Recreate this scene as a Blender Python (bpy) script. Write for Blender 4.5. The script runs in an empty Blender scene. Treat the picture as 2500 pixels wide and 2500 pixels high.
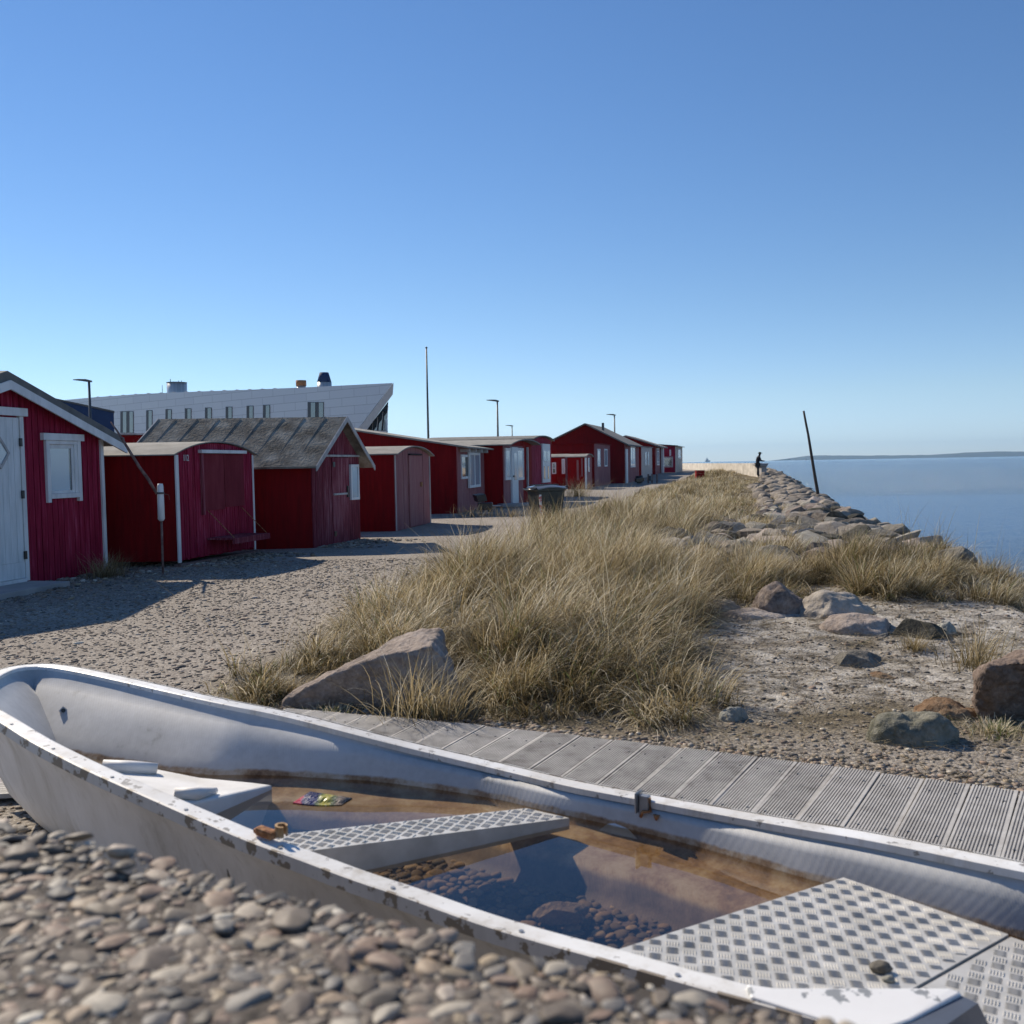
import bpy, bmesh, math, random
import numpy as np
from mathutils import Vector, Matrix
random.seed(7); rng = np.random.default_rng(11)
SC = bpy.context.scene; COL = SC.collection
# ------------------------------------------------------------------ camera
FPX, CX, CY, CAMZ = 2311.0, 1250.0, 1250.0, 1.4
PITCH = math.atan(115/FPX); ROLL = math.radians(1.0)
Fv = np.array([0, math.cos(PITCH), -math.sin(PITCH)]); R0 = np.array([1., 0, 0]); U0 = np.cross(R0, Fv)
Rv = R0*math.cos(ROLL)-U0*math.sin(ROLL); Uv = U0*math.cos(ROLL)+R0*math.sin(ROLL)
cam = bpy.data.cameras.new('camera'); camo = bpy.data.objects.new('camera', cam); COL.objects.link(camo)
m = Matrix.Identity(4)
for i in range(3): m[i][0], m[i][1], m[i][2] = Rv[i], Uv[i], -Fv[i]
m[2][3] = CAMZ; camo.matrix_world = m
cam.sensor_width = 36; cam.lens = FPX/2500*36; cam.clip_start = .05; cam.clip_end = 40000
cam.dof.use_dof = True; cam.dof.focus_distance = 12; cam.dof.aperture_fstop = 6.0
SC.camera = camo
# ------------------------------------------------------------------ light
SUN_AZ, SUN_EL = -42.0, 37.5
w = bpy.data.worlds.new('World'); SC.world = w; w.use_nodes = True; nt = w.node_tree
sk = nt.nodes.new('ShaderNodeTexSky'); sk.sky_type = 'NISHITA'; sk.sun_disc = False
sk.sun_elevation = math.radians(SUN_EL); sk.sun_rotation = math.radians(SUN_AZ)
sk.air_density = 1.0; sk.dust_density = 0.0; sk.ozone_density = 3.0; sk.altitude = 0
hs = nt.nodes.new('ShaderNodeHueSaturation'); hs.inputs['Saturation'].default_value = 1.0
nt.links.new(sk.outputs[0], hs.inputs['Color']); hs.inputs['Saturation'].default_value = 1.14
tcw = nt.nodes.new('ShaderNodeTexCoord'); sxw = nt.nodes.new('ShaderNodeSeparateXYZ'); nt.links.new(tcw.outputs['Generated'], sxw.inputs[0])
mr = nt.nodes.new('ShaderNodeMapRange'); mr.inputs['From Min'].default_value = 0.0; mr.inputs['From Max'].default_value = 0.20; mr.interpolation_type = 'SMOOTHERSTEP'
mr.inputs['To Min'].default_value = 1; mr.inputs['To Max'].default_value = 0; nt.links.new(sxw.outputs[2], mr.inputs[0])
mt_ = nt.nodes.new('ShaderNodeMix'); mt_.data_type = 'RGBA'; mt_.blend_type = 'MULTIPLY'; mt_.inputs[7].default_value = (.96, 1.03, 1.16, 1)
nt.links.new(mr.outputs[0], mt_.inputs[0]); nt.links.new(hs.outputs[0], mt_.inputs[6])
mu_ = nt.nodes.new('ShaderNodeMix'); mu_.data_type = 'RGBA'; mu_.blend_type = 'MULTIPLY'; mu_.inputs[0].default_value = 1; mu_.inputs[7].default_value = (.94, .97, 1.08, 1)
mr2 = nt.nodes.new('ShaderNodeMapRange'); mr2.inputs['From Max'].default_value = .075; mr2.interpolation_type = 'SMOOTHSTEP'; mr2.inputs['To Min'].default_value = 1; mr2.inputs['To Max'].default_value = 0; nt.links.new(sxw.outputs[2], mr2.inputs[0])
ml_ = nt.nodes.new('ShaderNodeMix'); ml_.data_type = 'RGBA'; ml_.blend_type = 'MULTIPLY'; ml_.inputs[7].default_value = (.92, 1.04, 1.30, 1)
nt.links.new(mr2.outputs[0], ml_.inputs[0]); nt.links.new(mt_.outputs[2], ml_.inputs[6]); nt.links.new(ml_.outputs[2], mu_.inputs[6]); nt.links.new(mu_.outputs[2], nt.nodes['Background'].inputs[0])
nt.nodes['Background'].inputs[1].default_value = 0.095
sl = bpy.data.lights.new('sun', 'SUN'); sl.energy = 5.0; sl.angle = math.radians(.5); sl.color = (1, .89, .74)
so = bpy.data.objects.new('sun', sl); COL.objects.link(so)
sd = Vector((math.sin(math.radians(SUN_AZ))*math.cos(math.radians(SUN_EL)), math.cos(math.radians(SUN_AZ))*math.cos(math.radians(SUN_EL)), math.sin(math.radians(SUN_EL))))
so.rotation_euler = sd.to_track_quat('Z', 'Y').to_euler()
SC.view_settings.view_transform = 'Standard'; SC.view_settings.look = 'None'
SC.view_settings.exposure = 0.15; SC.view_settings.gamma = 1; SC.view_settings.use_curve_mapping = False
SC.render.engine = 'CYCLES'; SC.cycles.max_bounces = 6; SC.cycles.transparent_max_bounces = 12
SC.cycles.caustics_reflective = False; SC.cycles.caustics_refractive = False; SC.cycles.use_denoising = True
try: SC.cycles.denoiser = 'OPENIMAGEDENOISE'
except Exception: pass
# ------------------------------------------------------------------ points
O = np.array([0, 0, CAMZ])
def ray(px, py): return Fv + Rv*(px-CX)/FPX + Uv*(CY-py)/FPX
def at_z(px, py, z):
    r = ray(px, py); return O + r*((z-CAMZ)/r[2])
def at_y(px, py, y):
    r = ray(px, py); return O + r*(y/r[1])
def drop(px, py, d): return at_z(px, py, CAMZ-d)
def sm(a, b, x):
    t = np.clip((np.asarray(x, float)-a)/(b-a), 0, 1); return t*t*(3-2*t)
def _h(i, j, s):
    n = np.sin(i*127.1+j*311.7+s*74.7)*43758.5453; return n-np.floor(n)
def vn(x, y, s=0):
    xi, yi = np.floor(x), np.floor(y); fx, fy = x-xi, y-yi
    fx = fx*fx*(3-2*fx); fy = fy*fy*(3-2*fy)
    a, b, c, d = _h(xi, yi, s), _h(xi+1, yi, s), _h(xi, yi+1, s), _h(xi+1, yi+1, s)
    return (a+(b-a)*fx)*(1-fy)+(c+(d-c)*fx)*fy
def fbm(x, y, s=0, o=4):
    r = 0; a = .5
    for k in range(o): r = r+a*vn(x*2**k, y*2**k, s+k); a *= .5
    return r
def Ucr(x, y): return x-(5.5+.25*(y-13))          # metres seaward of the crest of the revetment
def uL(y): return np.maximum(-5.75-.04*(np.asarray(y)-6), -7.2)
def ground_h(x, y):
    x = np.asarray(x, float); y = np.asarray(y, float); u = Ucr(x, y)
    z = .42*sm(64, 88, y)
    mc = (uL(y)-2.6)/2
    A = (.12*sm(5.3, 6.8, y)+.14*sm(9, 14, y))*(1-.55*sm(16, 30, y))*(1-.8*sm(30, 50, y))
    z = z + A*np.exp(-((u-mc)/1.25)**2)
    z = z + .14*np.exp(-((u+.4)/1.0)**2)*sm(7.5, 10, y)
    z = z + .10*sm(-3.2, -1.5, u)*(1-sm(9, 13, y))*sm(6.0, 8, y)
    z = z + (fbm(x*.7, y*.7, 3)-.47)*.10*(.25+.75*sm(-5.6, -3, u))*sm(4.7, 7, y) + (fbm(x*4, y*4, 9, 3)-.44)*.035*sm(-5.6, -4, u)*sm(5.0, 6.0, y)
    z = z - np.clip(u, 0, 7)*.55
    z = z - 3.0*sm(138, 165, y)
    return np.maximum(z, -3.2)
def G(px, py, it=12):
    z = 0.
    for _ in range(it):
        p = at_z(px, py, z); zz = float(ground_h(p[0], p[1])); z = z*.4+zz*.6
    p = at_z(px, py, z); return p
# ------------------------------------------------------------------ objects
def tag(o, label=None, cat=None, group=None, kind=None):
    if label: o['label'] = label
    if cat: o['category'] = cat
    if group: o['group'] = group
    if kind: o['kind'] = kind
    return o
def empty(name, loc, label, cat, group=None):
    o = bpy.data.objects.new(name, None); COL.objects.link(o); o.location = Vector(loc); o.empty_display_size = .2
    return tag(o, label, cat, group)
def wloc(p):
    v = Vector((0, 0, 0))
    while p is not None: v += p.location; p = p.parent
    return v
class MB:
    def __init__(s): s.v = []; s.f = []; s.m = []
    def add(s, vs, fs, mi=0):
        n = len(s.v); s.v += [tuple(map(float, a)) for a in vs]; s.f += [tuple(n+i for i in f) for f in fs]; s.m += [mi]*len(fs)
    def hexa(s, c, mi=0):      # c: 8 corners, bottom 4 then top 4
        s.add(c, [(3, 2, 1, 0), (4, 5, 6, 7), (0, 1, 5, 4), (1, 2, 6, 5), (2, 3, 7, 6), (3, 0, 4, 7)], mi)
    def box(s, c, sx, sy, sz, rz=0, mi=0, ax=None):
        c = np.array(c, float)
        ex, ey, ez = (np.array([math.cos(rz), math.sin(rz), 0]), np.array([-math.sin(rz), math.cos(rz), 0]), np.array([0, 0, 1.])) if ax is None else ax
        P = [c+ex*a*sx/2+ey*b*sy/2+ez*d*sz/2 for d in (-1, 1) for a, b in ((-1, -1), (1, -1), (1, 1), (-1, 1))]
        s.hexa(P, mi)
    def tube(s, pts, rad, n=10, mi=0, cap=True):
        pts = [np.array(p, float) for p in pts]
        if not hasattr(rad, '__len__'): rad = [rad]*len(pts)
        vs = []; up = np.array([0, 0, 1.])
        for i, p in enumerate(pts):
            t = pts[min(i+1, len(pts)-1)]-pts[max(i-1, 0)]; t = t/(np.linalg.norm(t)+1e-9)
            a = np.cross(t, up)
            if np.linalg.norm(a) < .2: a = np.cross(t, [1., 0, 0])
            a /= np.linalg.norm(a); b = np.cross(a, t)
            for k in range(n):
                th = 2*math.pi*k/n; vs.append(p+(a*math.cos(th)+b*math.sin(th))*rad[i])
        fs = [(i*n+k, i*n+(k+1) % n, (i+1)*n+(k+1) % n, (i+1)*n+k) for i in range(len(pts)-1) for k in range(n)]
        if cap: fs += [tuple(range(n))[::-1], tuple(range((len(pts)-1)*n, len(pts)*n))]
        s.add(vs, fs, mi)
    def build(s, name, mats, parent=None, smooth=False, bevel=0, loc=None):
        me = bpy.data.meshes.new(name)
        off = wloc(parent) if parent is not None else Vector(loc if loc is not None else (0, 0, 0))
        me.from_pydata([tuple(Vector(a)-off) for a in s.v], [], s.f)
        if not isinstance(mats, (list, tuple)): mats = [mats]
        for q in mats: me.materials.append(q)
        me.polygons.foreach_set('material_index', s.m)
        me.polygons.foreach_set('use_smooth', [smooth]*len(s.f))
        me.update()
        bm = bmesh.new(); bm.from_mesh(me); bmesh.ops.recalc_face_normals(bm, faces=bm.faces); bm.to_mesh(me); bm.free()
        o = bpy.data.objects.new(name, me); COL.objects.link(o)
        if parent is not None: o.parent = parent
        elif loc is not None: o.location = off
        if bevel:
            b = o.modifiers.new('b', 'BEVEL'); b.width = bevel; b.segments = 2; b.limit_method = 'ANGLE'
        return o
# ------------------------------------------------------------------ materials
def ramp(nt, fac, stops):
    r = nt.nodes.new('ShaderNodeValToRGB'); e = r.color_ramp.elements
    while len(e) > 1: e.remove(e[-1])
    e[0].position = stops[0][0]; e[0].color = (*stops[0][1], 1)
    for p, c in stops[1:]:
        q = e.new(p); q.color = (*c, 1)
    nt.links.new(fac, r.inputs[0]); return r.outputs[0]
def newmat(name):
    mt = bpy.data.materials.new(name); mt.use_nodes = True; nt = mt.node_tree
    return mt, nt, nt.nodes['Principled BSDF']
def coords(nt, scale=(1, 1, 1), kind='Object', rot=(0, 0, 0)):
    tc = nt.nodes.new('ShaderNodeTexCoord'); mp = nt.nodes.new('ShaderNodeMapping')
    mp.inputs['Scale'].default_value = scale; mp.inputs['Rotation'].default_value = rot
    nt.links.new(tc.outputs[kind], mp.inputs[0]); return mp.outputs[0]
def noise(nt, vec, scale, detail=4, rough=.55):
    n = nt.nodes.new('ShaderNodeTexNoise'); n.inputs['Scale'].default_value = scale
    n.inputs['Detail'].default_value = detail; n.inputs['Roughness'].default_value = rough
    nt.links.new(vec, n.inputs['Vector']); return n.outputs['Fac']
def mixc(nt, fac, a, b, mode='MIX'):
    x = nt.nodes.new('ShaderNodeMix'); x.data_type = 'RGBA'; x.blend_type = mode
    for i, v in ((0, fac), (6, a), (7, b)):
        if isinstance(v, (tuple, list)): x.inputs[i].default_value = (*v, 1)
        elif isinstance(v, (int, float)): x.inputs[i].default_value = v
        else: nt.links.new(v, x.inputs[i])
    return x.outputs[2]
def math_(nt, op, a, b=0.):
    x = nt.nodes.new('ShaderNodeMath'); x.operation = op
    for i, v in ((0, a), (1, b)):
        if isinstance(v, (int, float)): x.inputs[i].default_value = v
        else: nt.links.new(v, x.inputs[i])
    return x.outputs[0]
def bump(nt, b, h, strength=.5, dist=.02):
    n = nt.nodes.new('ShaderNodeBump'); n.inputs['Strength'].default_value = strength; n.inputs['Distance'].default_value = dist
    nt.links.new(h, n.inputs['Height']); nt.links.new(n.outputs[0], b.inputs['Normal']); return n
def pm(name, stops, scale=5, stretch=(1, 1, 1), rough=.7, metal=0, bs=0, bd=.01, bscale=None, detail=5):
    mt, nt, b = newmat(name); v = coords(nt, stretch)
    nt.links.new(ramp(nt, noise(nt, v, scale, detail), stops), b.inputs['Base Color'])
    b.inputs['Roughness'].default_value = rough; b.inputs['Metallic'].default_value = metal
    if bs: bump(nt, b, noise(nt, v, bscale or scale*3, 6), bs, bd)
    return mt
def attr(nt, n):
    a = nt.nodes.new('ShaderNodeAttribute'); a.attribute_name = n; return a
def chipped(name, paint, under, amt=.62, scale=14, rough=.45, dirt=(.5, .5, .48), bs=.15, stretch=(1, 1, 1)):
    mt, nt, b = newmat(name); v = coords(nt, stretch)
    n1 = noise(nt, v, scale, 6, .6); n2 = noise(nt, coords(nt, (1, 1, .6)), 2.3, 5, .65)
    p = mixc(nt, math_(nt, 'ADD', math_(nt, 'MULTIPLY', ramp(nt, n2, [(.40, (0, 0, 0)), (.62, (.8, .8, .8))]), .6), math_(nt, 'MULTIPLY', ramp(nt, noise(nt, coords(nt, (9, 9, 2)), 1.3, 6, .75), [(.5, (0, 0, 0)), (.68, (1, 1, 1))]), .5)), paint, dirt)
    msk = ramp(nt, n1, [(0, (0, 0, 0)), (amt-.008, (0, 0, 0)), (amt+.008, (1, 1, 1))])
    nt.links.new(mixc(nt, msk, p, under), b.inputs['Base Color']); b.inputs['Roughness'].default_value = rough
    scr = ramp(nt, noise(nt, coords(nt, (34, 34, 7)), 1, 5, .75), [(.66, (0, 0, 0)), (.70, (.75, .75, .75))])
    zone_ = ramp(nt, noise(nt, coords(nt), 1.7, 3), [(.47, (0, 0, 0)), (.60, (1, 1, 1))])
    c2 = mixc(nt, math_(nt, 'MULTIPLY', scr, zone_), b.inputs['Base Color'].links[0].from_socket, (.13, .12, .11)); nt.links.new(c2, b.inputs['Base Color'])
    inv = math_(nt, 'SUBTRACT', 1, msk); bump(nt, b, math_(nt, 'ADD', inv, math_(nt, 'MULTIPLY', noise(nt, v, 60, 4), .4)), bs, .004)
    return mt
def redwood(name, c1, c2, c3, hfreq=9, rough=.75, worn=.0):
    mt, nt, b = newmat(name)
    v = coords(nt, (hfreq, hfreq, .55)); fine = noise(nt, v, 3, 6, .65)
    big = noise(nt, coords(nt, (1, 1, .5)), 1.1, 3)
    c = ramp(nt, math_(nt, 'ADD', math_(nt, 'MULTIPLY', fine, .65), math_(nt, 'MULTIPLY', big, .35)), [(.32, c1), (.52, c2), (.68, c3)])
    nt.links.new(c, b.inputs['Base Color']); b.inputs['Roughness'].default_value = rough; b.inputs['Specular IOR Level'].default_value = .18
    bump(nt, b, noise(nt, coords(nt, (60, 60, 2)), 2, 4), .5, .008)
    return mt
M = {}
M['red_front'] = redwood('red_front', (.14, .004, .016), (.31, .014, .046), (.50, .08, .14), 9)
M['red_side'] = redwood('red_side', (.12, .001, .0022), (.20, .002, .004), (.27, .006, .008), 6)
M['red_worn'] = redwood('red_worn', (.04, .005, .010), (.21, .03, .05), (.46, .20, .22), 16)
M['red_pale'] = redwood('red_pale', (.24, .07, .08), (.33, .13, .13), (.42, .22, .20), 8)
M['red_hatch'] = redwood('red_hatch', (.14, .012, .02), (.19, .02, .032), (.24, .036, .05), 3)
M['red_bright'] = redwood('red_bright', (.18, .0015, .002), (.28, .002, .004), (.34, .008, .010), 4)
M['dark'] = pm('dark_gap', [(.3, (.02, .005, .006)), (.7, (.03, .01, .01))], 4, rough=.9)
M['white_trim'] = pm('white_trim', [(.3, (.62, .62, .60)), (.6, (.80, .80, .78))], 6, (1, 1, .3), .5, 0, .2, .003)
M['grey_trim'] = pm('grey_trim', [(.3, (.28, .27, .26)), (.6, (.5, .48, .46))], 8, (1, 1, .3), .6, 0, .2, .003)
M['door_white'] = pm('door_white', [(.3, (.60, .63, .62)), (.6, (.76, .78, .77))], 5, (4, 4, .5), .5, 0, .2, .003)
M['door_pale'] = pm('door_pale', [(.3, (.40, .36, .33)), (.6, (.52, .46, .42))], 5, (4, 4, .5), .6)
M['felt'] = pm('roof_felt', [(.32, (.09, .078, .06)), (.46, (.17, .15, .12)), (.56, (.25, .225, .18)), (.7, (.40, .365, .30))], 3, (1, 1, 1), .95, 0, .8, .02, 22, 9)
M['felt_light'] = pm('roof_felt_light', [(.3, (.20, .19, .165)), (.7, (.33, .31, .27))], 4, (1, 1, 1), .9, 0, .4, .01, 40)
M['felt_grey'] = pm('roof_felt_grey', [(.3, (.12, .12, .11)), (.7, (.22, .21, .19))], 4, (1, 1, 1), .9, 0, .4, .01, 40)
def glass(name, c=(.03, .04, .05), r=.06):
    mt, nt, b = newmat(name); b.inputs['Base Color'].default_value = (*c, 1); b.inputs['Roughness'].default_value = r
    b.inputs['Specular IOR Level'].default_value = 1.0; b.inputs['IOR'].default_value = 1.9
    bump(nt, b, noise(nt, coords(nt), 2, 2), .05, .01); return mt
M['glass'] = glass('window_glass'); M['glass_pale'] = glass('window_glass_pale', (.42, .50, .55), .1)
M['black'] = pm('black_plastic', [(.3, (.012, .012, .013)), (.7, (.03, .03, .03))], 10, rough=.28)
M['bin_body'] = pm('bin_plastic', [(.3, (.03, .032, .027)), (.7, (.055, .057, .048))], 10, rough=.45)
M['metal'] = pm('galvanised', [(.3, (.25, .26, .27)), (.7, (.4, .41, .42))], 10, rough=.4, metal=.6)
M['pole'] = pm('pole_paint', [(.3, (.05, .055, .06)), (.7, (.08, .085, .09))], 10, rough=.5)
M['concrete'] = pm('concrete', [(.3, (.42, .38, .31)), (.5, (.55, .50, .42)), (.7, (.68, .62, .52))], 1.2, (1, 1, 2), .9, 0, .3, .02, 12)
M['concrete_grey'] = pm('concrete_grey', [(.3, (.28, .27, .26)), (.7, (.42, .40, .38))], 3, (1, 1, 1), .9, 0, .3, .01, 12)
M['rust'] = pm('rust', [(.3, (.10, .025, .01)), (.5, (.36, .16, .06)), (.7, (.55, .33, .18))], 45, (1, 1, 1), .85, 0, .8, .004, 120)
M['branch'] = pm('branch', [(.3, (.05, .04, .035)), (.7, (.12, .09, .07))], 8, (6, 6, 1), .9, 0, .5, .01)
M['stick'] = pm('weathered_stick', [(.3, (.10, .045, .04)), (.7, (.28, .20, .17))], 8, (3, 3, 2), .9, 0, .5, .01)
def pmrock(name, stops, scale=2.5, bs=.9, mossy=None):
    mt, nt, b = newmat(name); v = coords(nt)
    n = math_(nt, 'ADD', math_(nt, 'MULTIPLY', noise(nt, v, scale, 8, .7), .7), math_(nt, 'MULTIPLY', noise(nt, v, scale*14, 4), .3))
    oi = nt.nodes.new('ShaderNodeObjectInfo')
    n = math_(nt, 'ADD', n, math_(nt, 'MULTIPLY', math_(nt, 'SUBTRACT', oi.outputs['Random'], .5), .22))
    c = ramp(nt, n, stops)
    nt.links.new(c, b.inputs['Base Color']); b.inputs['Roughness'].default_value = .95; b.inputs['Specular IOR Level'].default_value = .25
    bump(nt, b, math_(nt, 'ADD', noise(nt, v, scale*3, 9, .7), math_(nt, 'MULTIPLY', noise(nt, v, scale*25, 3), .25)), bs, .035)
    return mt
M['rock'] = pmrock('rock_granite', [(.28, (.08, .068, .055)), (.42, (.23, .195, .155)), (.54, (.35, .305, .25)), (.70, (.50, .45, .385))])
M['rock_grey'] = pmrock('rock_grey', [(.28, (.07, .066, .056)), (.43, (.22, .20, .165)), (.56, (.35, .325, .27)), (.72, (.50, .47, .40))])
M['rock_pink'] = pmrock('rock_pink', [(.28, (.09, .07, .06)), (.42, (.26, .21, .175)), (.54, (.40, .335, .285)), (.70, (.54, .48, .42))])
M['rock_dark'] = pmrock('rock_dark', [(.35, (.02, .02, .018)), (.5, (.07, .065, .05)), (.7, (.20, .18, .14))])
M['rock_white'] = pmrock('rock_white', [(.35, (.20, .195, .165)), (.5, (.36, .35, .30)), (.7, (.54, .52, .46))])
M['rock_moss'] = pmrock('rock_moss', [(.35, (.04, .04, .025)), (.47, (.12, .115, .08)), (.58, (.22, .21, .165)), (.72, (.34, .33, .28))])
M['rock_brown'] = pmrock('rock_brown', [(.32, (.03, .022, .018)), (.46, (.11, .08, .06)), (.58, (.22, .165, .13)), (.74, (.36, .29, .24))])
M['rock_rust'] = pmrock('rock_rust', [(.35, (.08, .05, .03)), (.5, (.20, .12, .065)), (.7, (.32, .24, .16))])
M['hull_out'] = chipped('hull_outside', (.80, .79, .78), (.16, .15, .13), .72, 5, .4, (.44, .42, .38), .1, (3, 3, 1))
M['gunwale'] = chipped('gunwale_paint', (.82, .82, .80), (.30, .28, .25), .63, 24, .45, (.50, .46, .39))
M['cap_paint'] = chipped('quarter_cap_paint', (.84, .84, .82), (.30, .31, .31), .575, 12, .4, (.80, .79, .76))
M['rim_side'] = chipped('rim_side_paint', (.66, .64, .60), (.24, .20, .15), .545, 19, .5, (.5, .48, .44))
M['plastic_white'] = pm('moulded_white', [(.3, (.62, .60, .55)), (.6, (.80, .79, .76))], 5, (1, 1, 1), .55, 0, .25, .004, 50)
# ------------------------------------------------------------------ scatter helpers
def ico(sub, seed, amp=.18, flat=1.0, ang=0, freq=1.3):
    bm = bmesh.new(); bmesh.ops.create_icosphere(bm, subdivisions=sub, radius=1)
    r = random.Random(seed); off = Vector((r.uniform(0, 99), r.uniform(0, 99), r.uniform(0, 99)))
    from mathutils import noise as N
    planes = [(Vector((r.gauss(0, 1), r.gauss(0, 1), r.gauss(0, 1))).normalized(), r.uniform(.56, .84)) for _ in range(ang)]
    for v in bm.verts:
        p = v.co.normalized(); d = 1+amp*N.fractal(p*freq+off, 1.0, 2.0, 4)
        q = p*d
        for n, h in planes:
            k = q.dot(n)
            if k > h: q = q-n*(k-h)*.97
        v.co = Vector((q.x, q.y, q.z*flat))
    V = np.array([v.co[:] for v in bm.verts]); Fc = np.array([[v.index for v in f.verts] for f in bm.faces]); bm.free()
    return V, Fc
def np_mesh(name, V, F, mats, smooth=True, attrs=None, parent=None, mi=None):
    me = bpy.data.meshes.new(name); k = F.shape[1]
    me.vertices.add(len(V)); me.vertices.foreach_set('co', np.asarray(V, np.float32).ravel())
    me.loops.add(F.size); me.loops.foreach_set('vertex_index', F.astype(np.int32).ravel())
    me.polygons.add(len(F)); me.polygons.foreach_set('loop_start', np.arange(0, F.size, k, dtype=np.int32))
    me.polygons.foreach_set('loop_total', np.full(len(F), k, np.int32))
    if not isinstance(mats, (list, tuple)): mats = [mats]
    for q in mats: me.materials.append(q)
    if mi is not None: me.polygons.foreach_set('material_index', np.asarray(mi, np.int32))
    me.polygons.foreach_set('use_smooth', np.full(len(F), smooth, bool))
    for an, av in (attrs or {}).items():
        if av.ndim == 1:
            a = me.attributes.new(an, 'FLOAT', 'POINT'); a.data.foreach_set('value', av.astype(np.float32))
        else:
            a = me.attributes.new(an, 'FLOAT_COLOR', 'POINT'); a.data.foreach_set('color', av.astype(np.float32).ravel())
    me.update(calc_edges=True); me.validate()
    o = bpy.data.objects.new(name, me); COL.objects.link(o)
    if parent is not None: o.parent = parent; o.location = -wloc(parent)
    return o
def rotz(a):
    c, s = np.cos(a), np.sin(a); R = np.zeros((len(a), 3, 3)); R[:, 0, 0] = c; R[:, 0, 1] = -s; R[:, 1, 0] = s; R[:, 1, 1] = c; R[:, 2, 2] = 1; return R
def rotx(a):
    c, s = np.cos(a), np.sin(a); R = np.zeros((len(a), 3, 3)); R[:, 1, 1] = c; R[:, 1, 2] = -s; R[:, 2, 1] = s; R[:, 2, 2] = c; R[:, 0, 0] = 1; return R
def scatter(name, variants, pos, size, tilt, mat, smooth=True, parent=None):
    n = len(pos); Vs = []; Fs = []; Rn = []; k0 = 0; which = rng.integers(0, len(variants), n)
    for q, (V, Fc) in enumerate(variants):
        idx = np.where(which == q)[0]
        if not len(idx): continue
        R = rotz(rng.uniform(0, 6.283, len(idx))) @ rotx(rng.normal(0, tilt, len(idx))) @ rotz(rng.uniform(0, 6.283, len(idx)))
        P = np.einsum('nij,nvj->nvi', R, V[None]*size[idx][:, None, :]) + pos[idx][:, None, :]
        Vs.append(P.reshape(-1, 3)); Fs.append((Fc[None]+(np.arange(len(idx))*len(V))[:, None, None]).reshape(-1, 3)+k0)
        Rn.append(np.repeat(rng.random(len(idx)), len(V))); k0 += len(idx)*len(V)
    return np_mesh(name, np.concatenate(Vs), np.concatenate(Fs), mat, smooth, {'rnd': np.concatenate(Rn)}, parent)
def pebble_mat(name, stops, rough=.6, spec=.4, wet=False):
    mt, nt, b = newmat(name)
    c = ramp(nt, attr(nt, 'rnd').outputs['Fac'], stops)
    n = noise(nt, coords(nt), 70, 6, .7)
    c = mixc(nt, .45, c, ramp(nt, n, [(.3, (.08, .075, .07)), (.7, (.66, .61, .54))]), 'OVERLAY')
    nt.links.new(c, b.inputs['Base Color']); b.inputs['Roughness'].default_value = rough; b.inputs['Specular IOR Level'].default_value = spec
    bump(nt, b, noise(nt, coords(nt), 160, 4), .15, .003); return mt
PS = [(0, (.12, .10, .082)), (.15, (.28, .24, .19)), (.3, (.18, .15, .125)), (.42, (.31, .225, .17)), (.5, (.42, .345, .24)), (.62, (.07, .07, .072)), (.72, (.23, .22, .205)), (.82, (.44, .40, .33)), (.92, (.27, .19, .14)), (1, (.62, .59, .52))]
M['pebble'] = pebble_mat('pebble_stone', PS, .6, .3)
M['gravel'] = pebble_mat('gravel_stone', [(a, tuple(min(1, x*1.05+.02) for x in c)) for a, c in PS], .8, .3)
M['pebble_wet'] = pebble_mat('pebble_wet', [(0, (.10, .08, .06)), (.3, (.22, .17, .12)), (.6, (.13, .12, .11)), (.8, (.28, .21, .15)), (1, (.42, .34, .25))], .8, .2)
# ------------------------------------------------------------------ terrain
ang = np.concatenate([np.linspace(-180, -50, 60, endpoint=False), np.linspace(-50, -33, 50, endpoint=False), np.linspace(-33, 33, 620, endpoint=False), np.linspace(33, 60, 60, endpoint=False), np.linspace(60, 180, 50)])
rad = np.concatenate([np.geomspace(.2, 2.5, 20, endpoint=False), np.geomspace(2.5, 20, 330, endpoint=False), np.geomspace(20, 90, 160, endpoint=False), np.geomspace(90, 400, 40, endpoint=False), np.geomspace(400, 2500, 10)])
AA, RR = np.meshgrid(np.radians(ang), rad); TX = RR*np.sin(AA); TY = RR*np.cos(AA); TZ = ground_h(TX, TY)
V = np.stack([TX, TY, TZ], -1).reshape(-1, 3); nr, na = TX.shape
ii, jj = np.meshgrid(np.arange(nr-1), np.arange(na-1), indexing='ij'); b0 = (ii*na+jj).ravel()
Fq = np.stack([b0, b0+1, b0+na+1, b0+na], -1)
uu = Ucr(V[:, 0], V[:, 1])
nz = fbm(V[:, 0]*.9, V[:, 1]*.9, 21)-.47
sand = sm(-3.3, -2.4, uu+nz*2.5)*(1-sm(9, 12, V[:, 1]))*sm(4.9, 5.6, V[:, 1]+nz*2)*sm(.36, .58, fbm(V[:, 0]*1.6, V[:, 1]*1.6, 31)+.14)
soil = sm(0, .8, uu-uL(V[:, 1])+nz*2)*(1-sand*.9)*sm(4.4, 5.2, V[:, 1])
zc = np.stack([sand, soil, np.zeros_like(sand), np.ones_like(sand)], -1)
mt, nt, b = newmat('ground'); v = coords(nt)
sep = nt.nodes.new('ShaderNodeSeparateColor'); nt.links.new(attr(nt, 'zone').outputs['Color'], sep.inputs[0])
vor = nt.nodes.new('ShaderNodeTexVoronoi'); vor.inputs['Scale'].default_value = 60; nt.links.new(v, vor.inputs['Vector'])
vor2 = nt.nodes.new('ShaderNodeTexVoronoi'); vor2.inputs['Scale'].default_value = 27; nt.links.new(v, vor2.inputs['Vector'])
hsv = nt.nodes.new('ShaderNodeSeparateColor'); nt.links.new(vor.outputs['Color'], hsv.inputs[0])
big = noise(nt, v, .9, 6, .6)
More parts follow.
